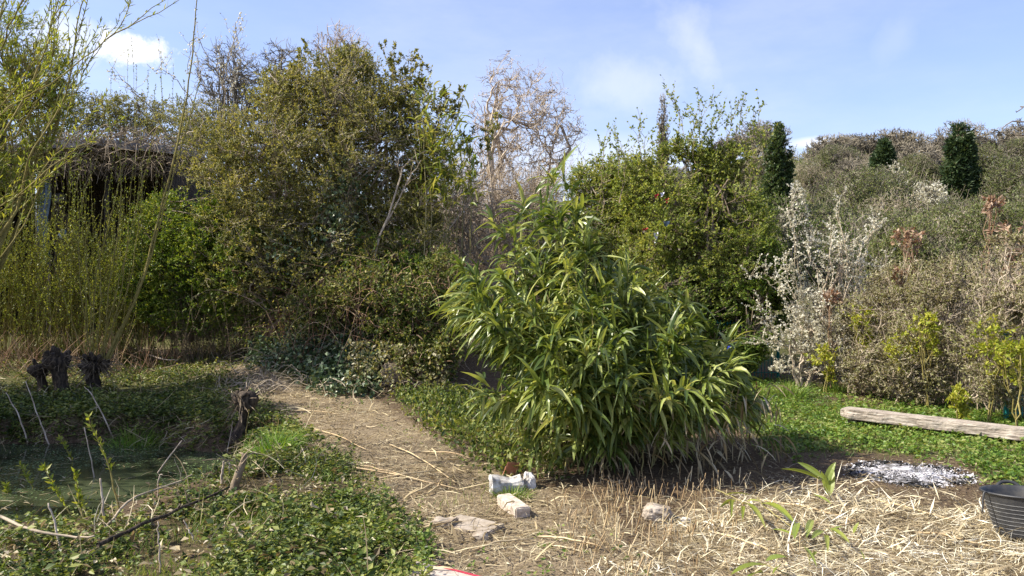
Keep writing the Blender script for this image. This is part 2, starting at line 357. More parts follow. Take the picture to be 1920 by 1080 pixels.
def axis(segs): return np.unique(np.concatenate([np.arange(a, b, s) for a, b, s in segs]))
gx = axis([(-400, -60, 20), (-60, -16, 2.0), (-16, -7, .3), (-7, 7, .06), (7, 16, .3), (16, 60, 2.0), (60, 401, 20)])
gy = axis([(-30, 0, 3), (0, 4, .3), (4, 13.5, .06), (13.5, 20, .3), (20, 90, 2), (90, 900, 30)])
GX, GY = np.meshgrid(gx, gy); G = np.stack([GX, GY, gz(GX, GY)], -1)
gm, n, l = mat_new('garden soil')
at_ = n.new('ShaderNodeVertexColor'); at_.layer_name = 'cover'
sep = n.new('ShaderNodeSeparateColor'); l.new(at_.outputs[0], sep.inputs[0])
tcn = n.new('ShaderNodeTexCoord')
def gnoise(sc, det=8):
    z_ = n.new('ShaderNodeTexNoise'); z_.inputs['Scale'].default_value = sc; z_.inputs['Detail'].default_value = det; z_.inputs['Roughness'].default_value = .7
    l.new(tcn.outputs['Object'], z_.inputs['Vector']); return z_
n1, n2 = gnoise(9), gnoise(45)
soil = ramp(n, [(.3, (.05, .035, .022)), (.5, (.12, .085, .055)), (.7, (.22, .17, .11))]); l.new(n2.outputs[0], soil.inputs[0])
dry = ramp(n, [(.3, (.105, .08, .052)), (.5, (.25, .195, .128)), (.7, (.40, .33, .215))]); l.new(n2.outputs[0], dry.inputs[0])
grn = ramp(n, [(.3, (.035, .038, .014)), (.5, (.085, .09, .03)), (.7, (.17, .15, .06))]); l.new(n2.outputs[0], grn.inputs[0])
def gmix(f, a, b):
    k_ = n.new('ShaderNodeMath'); k_.operation = 'ADD'; l.new(f, k_.inputs[0])
    j_ = n.new('ShaderNodeMath'); j_.operation = 'MULTIPLY_ADD'; l.new(n1.outputs[0], j_.inputs[0]); j_.inputs[1].default_value = .8; j_.inputs[2].default_value = -.4; l.new(j_.outputs[0], k_.inputs[1])
    s_ = n.new('ShaderNodeMapRange'); s_.interpolation_type = 'SMOOTHSTEP'; l.new(k_.outputs[0], s_.inputs[0]); s_.inputs[1].default_value = .3; s_.inputs[2].default_value = .7
    m_ = n.new('ShaderNodeMixRGB'); l.new(s_.outputs[0], m_.inputs[0]); l.new(a, m_.inputs[1]); l.new(b, m_.inputs[2]); return m_.outputs[0]
col = gmix(sep.outputs[1], gmix(sep.outputs[0], soil.outputs[0], dry.outputs[0]), grn.outputs[0])
p = n.new('ShaderNodeBsdfPrincipled'); p.inputs['Roughness'].default_value = .95; p.inputs['Specular IOR Level'].default_value = .1; l.new(col, p.inputs['Base Color'])
b = n.new('ShaderNodeBump'); b.inputs['Strength'].default_value = .9; b.inputs['Distance'].default_value = .03; l.new(n2.outputs[0], b.inputs['Height']); l.new(b.outputs[0], p.inputs['Normal'])
o = n.new('ShaderNodeOutputMaterial'); l.new(p.outputs[0], o.inputs[0])
ground = MB().grid(G).build('ground', gm, smooth=True); tag(ground, kind='structure')
px, py = proj(GX, np.maximum(GY, .5), G[..., 2]); front = GY > 3
dryf = np.maximum(soft(PATH, px, py, 30), soft(STRAWR, px, py, 40)) * front
grnf = np.maximum.reduce([soft(GREENR, px, py, 25), 0.45 * soft(GREENL, px, py, 30), .7 * sstep(13, 16, GY), 0.9 * sstep(-2.0, -2.8, GX) * sstep(9, 10, GY)]) * (1 - .8 * soft(PATH, px, py, 25))
grnf = np.clip(grnf, 0, 1)
ca = ground.data.color_attributes.new('cover', 'FLOAT_COLOR', 'POINT')
ca.data.foreach_set('color', np.stack([dryf, grnf, 0 * dryf, 0 * dryf + 1], -1).astype(np.float32).ravel())

def scatter(poly, n_, bbox, edge=20, dens=None):
    """points on the ground whose photo pixel falls in a polygon, thinning out at its rim"""
    x = U(bbox[0], bbox[1], n_); y = U(bbox[2], bbox[3], n_); z = gz(x, y)
    px, py = proj(x, y, z); k = rng.random(n_) < soft(poly, px, py, edge)
    if dens is not None: k &= rng.random(n_) < dens(x, y)
    return np.stack([x, y, z], -1)[k]

# water
wm, n, l = mat_new('still pond water')
p = n.new('ShaderNodeBsdfPrincipled'); p.inputs['Roughness'].default_value = .10
tcn = n.new('ShaderNodeTexCoord'); nz = n.new('ShaderNodeTexNoise'); nz.inputs['Scale'].default_value = 2.2; nz.inputs['Detail'].default_value = 9; l.new(tcn.outputs['Object'], nz.inputs['Vector'])
r = ramp(n, [(.35, (.016, .02, .012)), (.5, (.035, .045, .025)), (.65, (.06, .075, .04))]); l.new(nz.outputs[0], r.inputs[0]); l.new(r.outputs[0], p.inputs['Base Color'])
o = n.new('ShaderNodeOutputMaterial'); l.new(p.outputs[0], o.inputs[0])
wx, wy = np.meshgrid(np.linspace(-9.8, -2.0, 14), np.linspace(4.5, 9.7, 10))
tag(MB().grid(np.stack([wx, wy, 0 * wx + WATER_Z], -1)).build('pond_water', wm), kind='structure')
P = np.stack([U(-9, -2.2, 30000), U(4.8, 9.4, 30000), np.full(30000, WATER_Z + .004)], -1)
P = P[(rng.random(30000) < sstep(.25, .5, fbm(P, .9))) & (gz(P[:, 0], P[:, 1]) < WATER_Z)]
D = rdir(len(P)); D[:, 2] *= .1
tag(MB().leaves(P, D, U(.012, .03, len(P)), .018, up=6, fold=0).build('duckweed', M['duckweed']), 'green duckweed floating on the dark pond', 'duckweed', kind='stuff')

# ------------------------------------------------------------------ plant machinery
def env_of(blobs):
    c = np.array([at(b[0], b[1], b[2]) for b in blobs])
    r = np.array([[b[3] * b[2] / F, (b[5] if len(b) > 5 else min(b[3], b[4]) * b[2] / F), b[4] * b[2] / F] for b in blobs])
    return c, r
def sample(env, n, shrink=1.0, lump=None, pw=0.45, thr=(.40, .58)):
    c, r = env; wt = np.prod(r, 1) ** .75; wt = wt / wt.sum(); out = []; tot = 0
    while tot < n:
        m_ = max(n * 2, 64); k = rng.choice(len(c), m_, p=wt)
        q = c[k] + rdir(m_) * (rng.random((m_, 1)) ** pw) * r[k] * shrink
        if lump: q = q[rng.random(m_) < sstep(thr[0], thr[1], fbm(q, lump)) + .06]
        q = q[q[:, 2] > gz(q[:, 0], q[:, 1]) + .03]
        out.append(q); tot += len(q)
    return np.concatenate(out)[:n]
def bez(S, A, B, E, K):
    t = np.linspace(0, 1, K)[None, :, None]
    S, A, B, E = (x[:, None, :] for x in (S, A, B, E))
    return S * (1 - t) ** 3 + 3 * A * t * (1 - t) ** 2 + 3 * B * t * t * (1 - t) + E * t ** 3
def curves(S, T, E, up, wig, K):
    Ln = np.linalg.norm(E - S, axis=1, keepdims=True)
    e = unit(unit(E - S) + np.array([0, 0, 1.0]) * up + rdir(len(S)) * .35)
    cv = bez(S, S + unit(T) * Ln * .35, E - e * Ln * .35, E, K)
    j = rng.normal(size=cv.shape) * wig * Ln[:, :, None]; j[:, 0] = 0; j[:, -1] *= .5
    return cv + j
def grow(bases, env, counts, up=.4, wig=.03, K=6, lump=None, shrink0=.5, pw=.45, thr=(.40, .58)):
    """limbs from the base into the envelope, each level branching off the one before"""
    bases = np.atleast_2d(bases); lv = []
    for i, cnt in enumerate(counts):
        sh = shrink0 + (1 - shrink0) * (i / max(1, len(counts) - 1)) ** .7
        E = sample(env, cnt, sh, lump if i >= len(counts) - 2 else None, pw, thr)
        if i == 0:
            S = bases[rng.integers(len(bases), size=cnt)] + rng.normal(size=(cnt, 3)) * [.02, .02, 0]
            T = unit(E - S) * .6 + np.array([0, 0, 1.0]); Kx = K + 3
        else:
            pr = lv[-1]; pe = pr[:, -1]; pm = pr[:, pr.shape[1] * 2 // 3]
            best = np.empty(cnt, int)
            for a in range(0, cnt, 2000):
                d = E[a:a + 2000, None, :] - pm[None]
                cost = np.linalg.norm(d, axis=2) + .9 * np.maximum(0, -d[:, :, 2]) + rng.random(d.shape[:2]) * .08
                best[a:a + 2000] = cost.argmin(1)
            k = rng.integers(pr.shape[1] // 2, pr.shape[1], size=cnt)
            S = pr[best, k]; T = pr[best, np.minimum(k + 1, pr.shape[1] - 1)] - pr[best, k - 1]; Kx = K
            T = unit(T) + rdir(cnt) * .5
        lv.append(curves(S, T, E, up, wig * (.35 if i < 2 else 1.0), Kx))
    return lv
def wood(mb, lv, radii, sides=(5, 4, 3, 3, 3)):
    for i, cv in enumerate(lv):
        K = cv.shape[1]; r0, r1 = radii[i], radii[i + 1] if i + 1 < len(radii) else radii[i] * .4
        mb.tubes(cv, np.linspace(r0, r1, K)[None, :] * U(.7, 1.25, (len(cv), 1)), sides[i])
    return mb
def leaf_sites(cv, per, t0=.3, ang=.9):
    n, K, _ = cv.shape; i = np.repeat(np.arange(n), per); t = U(t0, 1, n * per) * (K - 1)
    k = np.minimum(t.astype(int), K - 2); f = (t - k)[:, None]
    P = cv[i, k] * (1 - f) + cv[i, k + 1] * f; T = unit(cv[i, k + 1] - cv[i, k])
    return P, unit(T + rdir(len(P)) * ang)
def shrub(name, label, cat, base, blobs, counts, per, leaf, mat, bark='bark', radii=(.03, .015, .007, .003, .002), up=.4, wig=.03, lump=1.6,
          group=None, extra=None, ang=.9, upl=.5, t0=.3, pw=.45, names=('stem', 'foliage'), shrink0=.5, thr=(.40, .58), K=6):
    base = np.atleast_2d(base); env = env_of(blobs)
    root = thing(name, label, cat, base.mean(0), group)
    lv = grow(base, env, counts, up, wig, K, lump, shrink0, pw, thr)
    mb = wood(MB(), lv, radii); ml = MB()
    if per:
        P, D = leaf_sites(lv[-1], per, t0, ang)
        ml.leaves(P, D, U(.6, 1.3, len(P)) * leaf[0], U(.7, 1.2, len(P)) * leaf[1], up=upl)
    if extra is not None: extra(mb, ml)
    mb.build(names[0], M[bark], root)
    if ml.n: ml.build(names[1], M[mat], root)
    return root, lv
def polyline(pts, K=12, wig=0.0):
    """smooth curve through a few points"""
    pts = np.array(pts, float); n = len(pts); t = np.linspace(0, n - 1, K); k = np.minimum(t.astype(int), n - 2); f = (t - k)[:, None]
    ext = np.concatenate([2 * pts[:1] - pts[1:2], pts, 2 * pts[-1:] - pts[-2:-1]])
    p0, p1, p2, p3 = ext[k], ext[k + 1], ext[k + 2], ext[k + 3]
    c = .5 * ((2 * p1) + (-p0 + p2) * f + (2 * p0 - 5 * p1 + 4 * p2 - p3) * f ** 2 + (-p0 + 3 * p1 - 3 * p2 + p3) * f ** 3)
    if wig: c[1:-1] += rng.normal(size=c[1:-1].shape) * wig
    return c

#@@PLANTS
# ------------------------------------------------------------------ large shrubs and trees in the middle
def shoots(cv_list, mb, ml, r=.006, leaf=(.04, .02), n=40, ang=.7, t0=.15):
    for cv in cv_list:
        mb.tubes(cv, np.linspace(r, r * .35, len(cv)), 3)
        P, D = leaf_sites(cv[None], n, t0, ang); ml.leaves(P, D, U(.6, 1.3, n) * leaf[0], U(.7, 1.2, n) * leaf[1])
def pxcurve(pts, Y, K=10, wig=0.01): return polyline([at(a, b_, Y + U(-.15, .15)) for a, b_ in pts], K, wig)

# big evergreen shrub left of centre
def top_sprays(mb, ml):
    cv = []
    for x, y in [(566, 68), (650, 70), (690, 90), (730, 85), (770, 92), (800, 98), (830, 150), (855, 155), (915, 210), (745, 150), (600, 110), (540, 120), (500, 160), (785, 150), (880, 240)]:
        for j in range(4): cv.append(pxcurve([(x + U(-40, 10), y + U(120, 190)), (x + U(-16, 8), y + 70), (x + U(-14, 14), y + U(0, 40))], 13.7, 10, .025))
    for c in cv[:]:
        for j in range(3): k = rng.integers(4, 9); d = rdir(1)[0] * .14 + [0, 0, .12]; cv.append(polyline([c[k], c[k] + d * .6, c[k] + d], 6, .01))
    shoots(cv, mb, ml, n=34, ang=1.3, t0=.4, leaf=(.055, .028))
shrub('evergreen_shrub', 'tallest dense olive green evergreen shrub with spiky top shoots left of centre', 'shrub', [at(600, 610, 14), at(540, 600, 14.2), at(660, 610, 13.9)],
      [(600, 310, 14, 210, 190), (640, 210, 14, 130, 130), (470, 330, 13.8, 150, 140), (720, 300, 13.7, 120, 150), (800, 340, 13.5, 65, 110), (560, 440, 13.4, 190, 120), (400, 270, 14.2, 90, 90), (650, 130, 14.2, 70, 60), (760, 200, 13.9, 70, 90), (540, 180, 14, 80, 70), (700, 470, 13.2, 130, 90), (480, 520, 13.3, 110, 80), (620, 540, 13.1, 130, 60), (810, 270, 13.6, 60, 110), (790, 430, 13.3, 80, 90)],
      [16, 110, 1200, 13000], 15, (.046, .021), 'privet', up=.7, lump=1.5, thr=(.33, .52), extra=top_sprays, radii=(.04, .018, .008, .0035, .0015), bark='bark_pale')
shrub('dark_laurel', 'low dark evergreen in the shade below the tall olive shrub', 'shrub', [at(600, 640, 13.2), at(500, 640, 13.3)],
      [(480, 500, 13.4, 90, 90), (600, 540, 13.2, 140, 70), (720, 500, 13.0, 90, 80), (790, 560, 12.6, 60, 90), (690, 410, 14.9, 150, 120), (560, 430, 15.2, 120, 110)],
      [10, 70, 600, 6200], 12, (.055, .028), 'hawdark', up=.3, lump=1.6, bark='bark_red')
def ivy_on(name, label, blobs, n_, mat='ivy', size=.075):
    env = env_of(blobs); root = thing(name, label, 'ivy', at(blobs[0][0], 640, blobs[0][2]))
    lv = grow([at(blobs[0][0], 640, blobs[0][2])], env, [5, 30, 160], .5, .06, 6)
    wood(MB(), lv, (.012, .006, .004, .002)).build('stem', M['bark'], root)
    P = sample(env, n_, 1, 2.2); D = rdir(n_) * .8 + [0, -.3, -.6]
    MB().leaves(P, D, U(.6, 1.2, n_) * size, U(.6, 1.1, n_) * size, up=.3, fold=.2, mid=.4).build('foliage', M[mat], root); return root
ivy_on('climbing_ivy', 'dark glossy ivy climbing up inside the tall olive evergreen shrub', [(645, 350, 13.1, 45, 80), (630, 430, 13.0, 55, 60), (540, 480, 13.0, 60, 50)], 900)

# bright green shrub on the left
shrub('bright_green_shrub', 'bright yellow green leafy shrub between the dark shed and the tall olive shrub', 'shrub', [at(360, 640, 14.2), at(300, 640, 14.4)],
      [(340, 440, 14, 110, 90), (400, 480, 13.7, 90, 110), (300, 520, 13.8, 80, 90), (390, 400, 14, 60, 60), (360, 570, 13.6, 110, 60), (440, 560, 13.5, 60, 60)],
      [10, 80, 600, 5200], 17, (.05, .024), 'bright', up=.4, lump=1.5)
# pale bamboo peeping out of the big shrub
root = thing('tall_bamboo', 'tall bamboo with pale yellow leaves rising behind the olive shrub', 'bamboo', at(830, 620, 13.4)); mc, ml = MB(), MB()
for x, y in [(800, 160), (835, 175), (860, 190), (820, 250), (850, 260), (790, 200), (875, 300), (830, 320)]:
    cv = pxcurve([(x - 5, 640), (x + 8, 420), (x, y)], 12.9, 16); mc.tubes(cv, np.linspace(.012, .003, 16), 4)
    P, D = leaf_sites(cv[None], 60, .62, 1.2); P = P + rng.normal(size=P.shape) * .10; ml.blades(P, D + [.2, 0, .1], U(.16, .34, 60), U(.024, .042, 60), U(.5, 1.6, 60))
mc.build('cane', M['cane'], root); ml.build('foliage', M['bamboo_pale'], root)

# bare pinkish tree in the centre
def bare(name, label, base, blobs, counts, bark, radii, up=.5, wig=.08, cat='tree', group=None, lump=None, leafm=None, per=0, leaf=(.02, .012), pw=.4, shrink0=.45, K=6):
    return shrub(name, label, cat, base, blobs, counts, per, leaf, leafm or 'privet', bark, radii, up, wig, lump, group, pw=pw, names=('trunk', 'crown'), shrink0=shrink0, K=K)
bare('bare_tree', 'bare twisted tree with pinkish tan twigs in the centre against the sky', [at(975, 560, 16)],
     [(980, 240, 16, 105, 110), (1000, 200, 16, 85, 90), (930, 220, 16, 60, 110), (1045, 250, 16, 65, 70), (960, 320, 16, 120, 70), (950, 150, 16, 45, 60)],
     [3, 16, 90, 500, 1900], 'bark_pink', (.06, .03, .014, .008, .005, .0022), up=.5, wig=.09, leafm='deadleaf', per=1, leaf=(.03, .014))
shrub('dry_thicket', 'tan dry scrub below the bare tree beside the olive shrub', 'shrub', [at(930, 580, 14.6), at(860, 600, 14.3), at(1000, 600, 14.8)],
      [(930, 380, 14.8, 110, 90), (870, 430, 14.4, 70, 110), (960, 450, 14.6, 130, 90), (1010, 370, 15, 80, 70)],
      [12, 80, 600, 3800], 3, (.03, .014), 'deadleaf', bark='bark_pink', up=.5, wig=.07, lump=1.3, radii=(.02, .01, .006, .004, .002))
# bare crowns behind the big shrub
for i, (x, top, rx, lab) in enumerate([(640, 30, 75, 'bare grey tree with a rounded crown directly behind the top of the olive shrub'),
                                       (530, 60, 60, 'bare grey tree with feathery upright twigs left of the rounded one'),
                                       (430, 60, 70, 'sparse bare tree with budding twigs behind the left slope of the olive shrub')]):
    Y = 21
    bare('bare_tree', lab, [at(x, 560, Y)], [(x, top + 90, Y, rx, 85), (x, top + 190, Y, rx * 1.2, 120), (x + rx * .4, top + 110, Y, rx * .5, 70)],
         [7, 50, 380, 2200], 'bark_grey' if i else 'bark_pink', (.08, .03, .014, .008, .004), up=1.2, wig=.035, group='bare trees behind the shrubs', per=1 if i == 2 else 0, leafm='blossom', leaf=(.03, .02))

# hawthorns right of the bamboo
def haw_sprays(mb, ml):
    cv = []
    for pts in [[(1290, 330), (1275, 230), (1262, 168)], [(1330, 330), (1322, 250), (1328, 178)], [(1360, 340), (1376, 250), (1392, 168)], [(1380, 340), (1400, 270), (1414, 200)],
                [(1300, 340), (1298, 270), (1300, 190)], [(1390, 370), (1420, 290), (1436, 236)], [(1350, 320), (1352, 250), (1350, 200)], [(1220, 380), (1208, 290), (1203, 205)],
                [(1250, 350), (1240, 300), (1246, 240)], [(1160, 380), (1170, 300), (1150, 250)], [(1130, 400), (1125, 330), (1128, 240)], [(1310, 330), (1318, 280), (1340, 215)]]:
        for j in range(2): cv.append(pxcurve([(a + U(-12, 12), b_ + U(-5, 20) * (k == 2)) for k, (a, b_) in enumerate(pts)], 13.6, 10, .03))
    sub = []
    for c in cv:
        for j in range(7):
            k = rng.integers(3, 9); d = rdir(1)[0] * .22 + [0, 0, .2]; sub.append(polyline([c[k], c[k] + d * .5, c[k] + d], 5, .01))
    shoots(cv, mb, ml, r=.008, n=22, leaf=(.055, .034), ang=1.1); shoots(sub, mb, ml, r=.003, n=9, leaf=(.055, .034), ang=1.1)
shrub('hawthorn', 'large fresh green hawthorn with sprays standing up against the sky', 'tree', [at(1300, 720, 13.6), at(1260, 720, 13.8), at(1350, 720, 13.5)],
      [(1300, 420, 13.8, 150, 140), (1360, 350, 13.8, 90, 90), (1240, 350, 13.9, 100, 80), (1380, 500, 13.3, 100, 130), (1250, 520, 13.4, 120, 110), (1310, 300, 13.8, 90, 60)],
      [16, 110, 1200, 10500], 12, (.045, .029), 'haw', up=.6, lump=1.35, extra=haw_sprays, names=('trunk', 'crown'), radii=(.045, .018, .007, .003, .0013), thr=(.38, .56))
shrub('hawthorn', 'thinner green hawthorn with bare twigs showing behind the top of the bamboo', 'tree', [at(1120, 680, 15), at(1180, 680, 15)],
      [(1120, 400, 15, 110, 90), (1180, 360, 15, 80, 90), (1090, 470, 14.6, 100, 90), (1170, 500, 14.4, 90, 80), (1110, 340, 15, 60, 50)],
      [12, 90, 900, 8000], 9, (.043, .027), 'haw', up=.6, lump=1.4, names=('trunk', 'crown'), bark='bark_pale', thr=(.36, .55))
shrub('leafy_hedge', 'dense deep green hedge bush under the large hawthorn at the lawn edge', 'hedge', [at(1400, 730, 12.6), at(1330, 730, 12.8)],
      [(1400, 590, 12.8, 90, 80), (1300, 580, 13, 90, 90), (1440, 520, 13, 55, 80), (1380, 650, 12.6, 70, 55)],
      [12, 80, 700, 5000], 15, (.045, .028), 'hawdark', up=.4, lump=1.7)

# blackthorn in white blossom
def white_sprays(mb, ml):
    cv = []
    for pts in [[(1530, 660), (1500, 560), (1485, 440), (1480, 390)], [(1520, 640), (1470, 560), (1440, 520), (1405, 515)], [(1580, 620), (1590, 500), (1575, 400), (1580, 372)],
                [(1590, 560), (1620, 480), (1640, 430), (1650, 415)], [(1500, 680), (1450, 620), (1415, 565)], [(1530, 660), (1460, 640), (1420, 640)], [(1540, 640), (1540, 540), (1520, 480), (1515, 420)],
                [(1560, 600), (1555, 480), (1560, 430)], [(1590, 640), (1600, 560), (1615, 520)], [(1520, 700), (1460, 690), (1450, 670)], [(1510, 600), (1480, 520), (1470, 470)], [(1600, 600), (1640, 520), (1660, 480)]]:
        for j in range(2): cv.append(pxcurve([(a + U(-9, 9), b_ + U(-6, 6)) for a, b_ in pts], 11.9, 12, .015))
    sub = []
    for c in cv:
        for j in range(11):
            k = rng.integers(2, 11); d = rdir(1)[0] * U(.1, .32) + [0, 0, .08]; sub.append(polyline([c[k], c[k] + d * .5, c[k] + d], 5, .01))
    shoots(cv, mb, ml, r=.007, n=44, leaf=(.03, .026), ang=2); shoots(sub, mb, ml, r=.003, n=20, leaf=(.03, .028), ang=2)
shrub('blackthorn', 'blackthorn bush covered in white blossom at the right edge of the lawn', 'shrub', [at(1560, 740, 11.8), at(1500, 740, 11.8)],
      [(1540, 600, 11.9, 75, 80), (1500, 640, 11.8, 55, 60), (1600, 620, 11.9, 70, 90), (1560, 690, 11.7, 100, 45), (1580, 480, 12, 50, 50)],
      [10, 50, 280, 850], 18, (.027, .025), 'blossom', bark='bark_pale', up=.3, wig=.05, lump=1.9, extra=white_sprays, names=('stem', 'blossom'), ang=2, t0=.1)

# dry hedgerow along the right side
hr = [('bramble_bush', 'grey brown tangled bramble right behind the white blossom bush', [(1650, 620, 11.2, 90, 100), (1700, 560, 11.4, 90, 80), (1640, 690, 11, 70, 60)], 'bark_pale', 'mixleaf', 8, 2600),
      ('bramble_bush', 'tangled dry bramble behind the middle of the timber beam', [(1740, 640, 10.4, 80, 90), (1790, 560, 10.6, 90, 90), (1720, 710, 10.2, 90, 50)], 'bark_pale', 'mixleaf', 8, 2600),
      ('bramble_bush', 'pale tan bramble thicket at the right picture edge behind the beam', [(1860, 620, 9.6, 90, 100), (1900, 520, 9.8, 90, 90), (1870, 720, 9.2, 80, 50), (1990, 600, 9, 90, 140)], 'bark_pale', 'mixleaf', 8, 3400),
      ('scrub_bush', 'olive grey scrub rising behind the brambles at right', [(1760, 470, 13, 110, 80), (1860, 440, 12.6, 90, 70), (1690, 500, 13.2, 80, 70)], 'bark_grey', 'farleaf', 9, 3000),
      ('scrub_bush', 'green scrub bush standing behind the white blossom sprays', [(1600, 520, 14, 90, 90), (1660, 560, 13.6, 70, 90), (1540, 470, 14.4, 70, 90), (1480, 420, 14.6, 60, 70)], 'bark_grey', 'hawdark', 8, 2600)]
for nm, lab, bl, bk, lf, per, nt in hr:
    x, _, Y = bl[0][:3]; g0 = at(x, HOR + EYE * F / Y, Y)
    shrub(nm, lab, 'shrub', [g0, g0 + [.4, .1, 0], g0 + [-.4, 0, 0], g0 + [.9, -.1, 0]], bl, [14, 80, 600, nt], per, (.036, .02), lf, bk, (.014, .008, .005, .0035, .0018), .35, .07, 1.6)
# upright dead stems at the foot of the hedgerow
root = thing('dead_hedge_stalks', 'thin upright dead stalks along the foot of the brambles behind the beam', 'dead stalks', gp(1780, 790)); mb = MB()
A0, B0 = np.array([4.9, 11.2]), np.array([7.2, 7.6])
for i in range(240):
    t = rng.random(); q = A0 + (B0 - A0) * t + rng.normal(size=2) * .18 + [.25, .1]; h = U(.35, 1.3); z = gz(q[:1], q[1:])[0]
    e = np.array([q[0] + rng.normal() * .2 * h, q[1] + rng.normal() * .2 * h, z + h]); s = np.array([q[0], q[1], z])
    mb.tubes(polyline([s, (s + e) / 2 + rng.normal(size=3) * .04, e], 6), np.linspace(.007, .003, 6) * U(.6, 1.2), 3)
mb.build('stalk', M['bark_pale'], root)['kind'] = 'stuff'
# young yellow green plants in the hedge
for i, (x, y, Y, s, lab) in enumerate([(1855, 640, 9.0, 55, 'yellow green elder sapling in the brambles near the right edge, tallest of its kind'), (1690, 655, 10.3, 40, 'yellow green sapling in the middle of the brambles'),
                                  (1797, 745, 8.95, 26, 'yellow leaved sapling directly behind the timber beam'), (1612, 600, 11.3, 35, 'yellow green sprig at the right of the white blossom'),
                                  (1545, 665, 11.3, 35, 'slim yellow green sprig rising through the white blossom'), (1905, 660, 8.5, 40, 'yellow green sapling cut by the right picture edge'),
                                  (1740, 610, 10.0, 36, 'small yellow green sapling high in the brambles')]):
    shrub('young_sapling', lab, 'sapling', [at(x, HOR + EYE * F / Y - 4, Y)], [(x, y, Y, s, s * .9), (x + s * .3, y + s, Y, s * .5, s * .7)], [3, 14, 60], 11, (.05, .026), 'yellow', 'bark_olive', (.007, .004, .003, .002), .6, .04, None, group='young saplings in the hedgerow')
for i, (x, y, Y, s, lab) in enumerate([(1700, 445, 11.6, 32, 'clump of withered brown leaves above the white blossom bush'), (1862, 382, 12, 26, 'withered brown leaf cluster on a tall dead stem at right'), (1895, 440, 10.5, 40, 'withered brown leaves at the right picture edge'),
                                  (1690, 520, 11.4, 26, 'withered red brown leaves low in the brambles'), (1560, 560, 11.7, 20, 'withered brown leaves among the blossom')]):
    shrub('withered_plant', lab, 'dead plant', [at(x, HOR + EYE * F / Y - 4, Y)], [(x, y, Y, s, s)], [3, 10, 30], 7, (.075, .04), 'brownleaf', 'bark_red', (.008, .005, .003, .002), .6, .05, None, group='withered plants in the hedgerow')

shrub('bramble_bush', 'low olive and tan bramble mass joining the ivy bank to the bamboo', 'shrub', [at(760, 690, 11.8), at(680, 690, 12.2), at(830, 680, 11.4)],
      [(770, 600, 11.8, 90, 80), (690, 560, 12.2, 100, 70), (830, 560, 12.0, 60, 110), (610, 580, 12.4, 80, 60), (840, 660, 11.3, 40, 60), (790, 670, 11.4, 60, 45)], [14, 90, 700, 4200], 11, (.045, .028), 'nettle', 'bark_red', (.012, .007, .005, .003, .002), .3, .07, 1.5, thr=(.33, .52))
# arching bramble between the evergreen and the bamboo
root = thing('bramble_tangle', 'arching red brown bramble stems between the ivy bank and the bamboo', 'bramble', gp(740, 690)); mb, ml = MB(), MB()
for i in range(280):
    s = np.array([U(-3.6, -.8), U(11.9, 13.6), 0]); s[2] = gz(s[:1], s[1:2])[0]; e = s + [rng.normal() * .7, rng.normal() * .35 - .25, U(-.1, .9)]
    h = U(.15, .75); cv = polyline([s, (s * .7 + e * .3) + [0, 0, h], (s * .25 + e * .75) + [0, 0, h * .7], e], 9, .015); mb.tubes(cv, np.linspace(.006, .0025, 9) * U(.6, 1.3), 3)
    P, D = leaf_sites(cv[None], 14, .2, 1.0); P = P + rng.normal(size=P.shape) * .05; ml.leaves(P, D, U(.03, .07, 14), U(.02, .045, 14))
mb.build('stem', M['bark_red'], root); ml.build('foliage', M['privet'], root)
# long bare branches leaning out of the big shrub
for pts, Y, lab in [([(690, 520), (735, 380), (760, 310), (800, 285), (850, 300)], 13.0, 'pale bare branch curving up through the right side of the olive shrub'),
                    ([(680, 540), (700, 470), (760, 350), (790, 300)], 12.9, 'pale straight branch leaning right in front of the olive shrub'),
                    ([(870, 540), (820, 470), (880, 380), (900, 350)], 13.6, 'dark leafy branch leaning out right of the olive shrub')]:
    mbx = MB(); cv = pxcurve(pts, Y, 16, .012); mbx.tubes(cv, np.linspace(.02, .006, 16), 5); sub = []
    for j in range(9):
        k = rng.integers(4, 15); d = rdir(1)[0] * .3 + [0, 0, .25]; c = polyline([cv[k], cv[k] + d * .5, cv[k] + d], 6, .012); mbx.tubes(c, np.linspace(.005, .002, 6), 3)
    tag(mbx.build('bare_branch', M['bark_pink']), lab, 'branch')

# ------------------------------------------------------------------ ivy bank with rocks
def bank(poly, bbox, n_, lift, size, mat, name, label, cat, edge=14, lump=2.2):
    P = scatter(poly, n_, bbox, edge, lambda x, y: sstep(.3, .5, fbm(np.stack([x, y, 0 * x], -1), lump)))
    P[:, 2] += np.abs(rng.normal(size=len(P))) * lift; D = rdir(len(P)) + [0, -.5, -.1]
    return tag(MB().leaves(P, D, U(.6, 1.2, len(P)) * size, U(.6, 1.1, len(P)) * size * .85, up=1.0, fold=.2, mid=.4).build(name, M[mat]), label, cat, kind='stuff')
bank([(470, 690), (500, 620), (570, 590), (690, 560), (850, 550), (860, 690), (800, 700), (740, 690), (700, 745), (600, 740), (540, 700)], (-5.5, -.6, 10.8, 14.5), 30000, .16, .08, 'ivy', 'ivy_bank', 'dark green ivy covering the bank left of the rocks', 'ivy')
bank([(340, 700), (400, 640), (560, 600), (640, 620), (600, 720), (480, 700)], (-6.5, -2.5, 11, 16), 5000, .06, .05, 'nettle', 'ground_ivy', 'low green creeper at the foot of the ivy bank', 'ground cover')
bank([(440, 640), (470, 590), (520, 570), (560, 590), (550, 650), (480, 670)], (-7.5, -3, 12, 18), 6000, .16, .06, 'ivy_var', 'variegated_creeper', 'pale grey green variegated creeper left of the ivy bank', 'creeper')
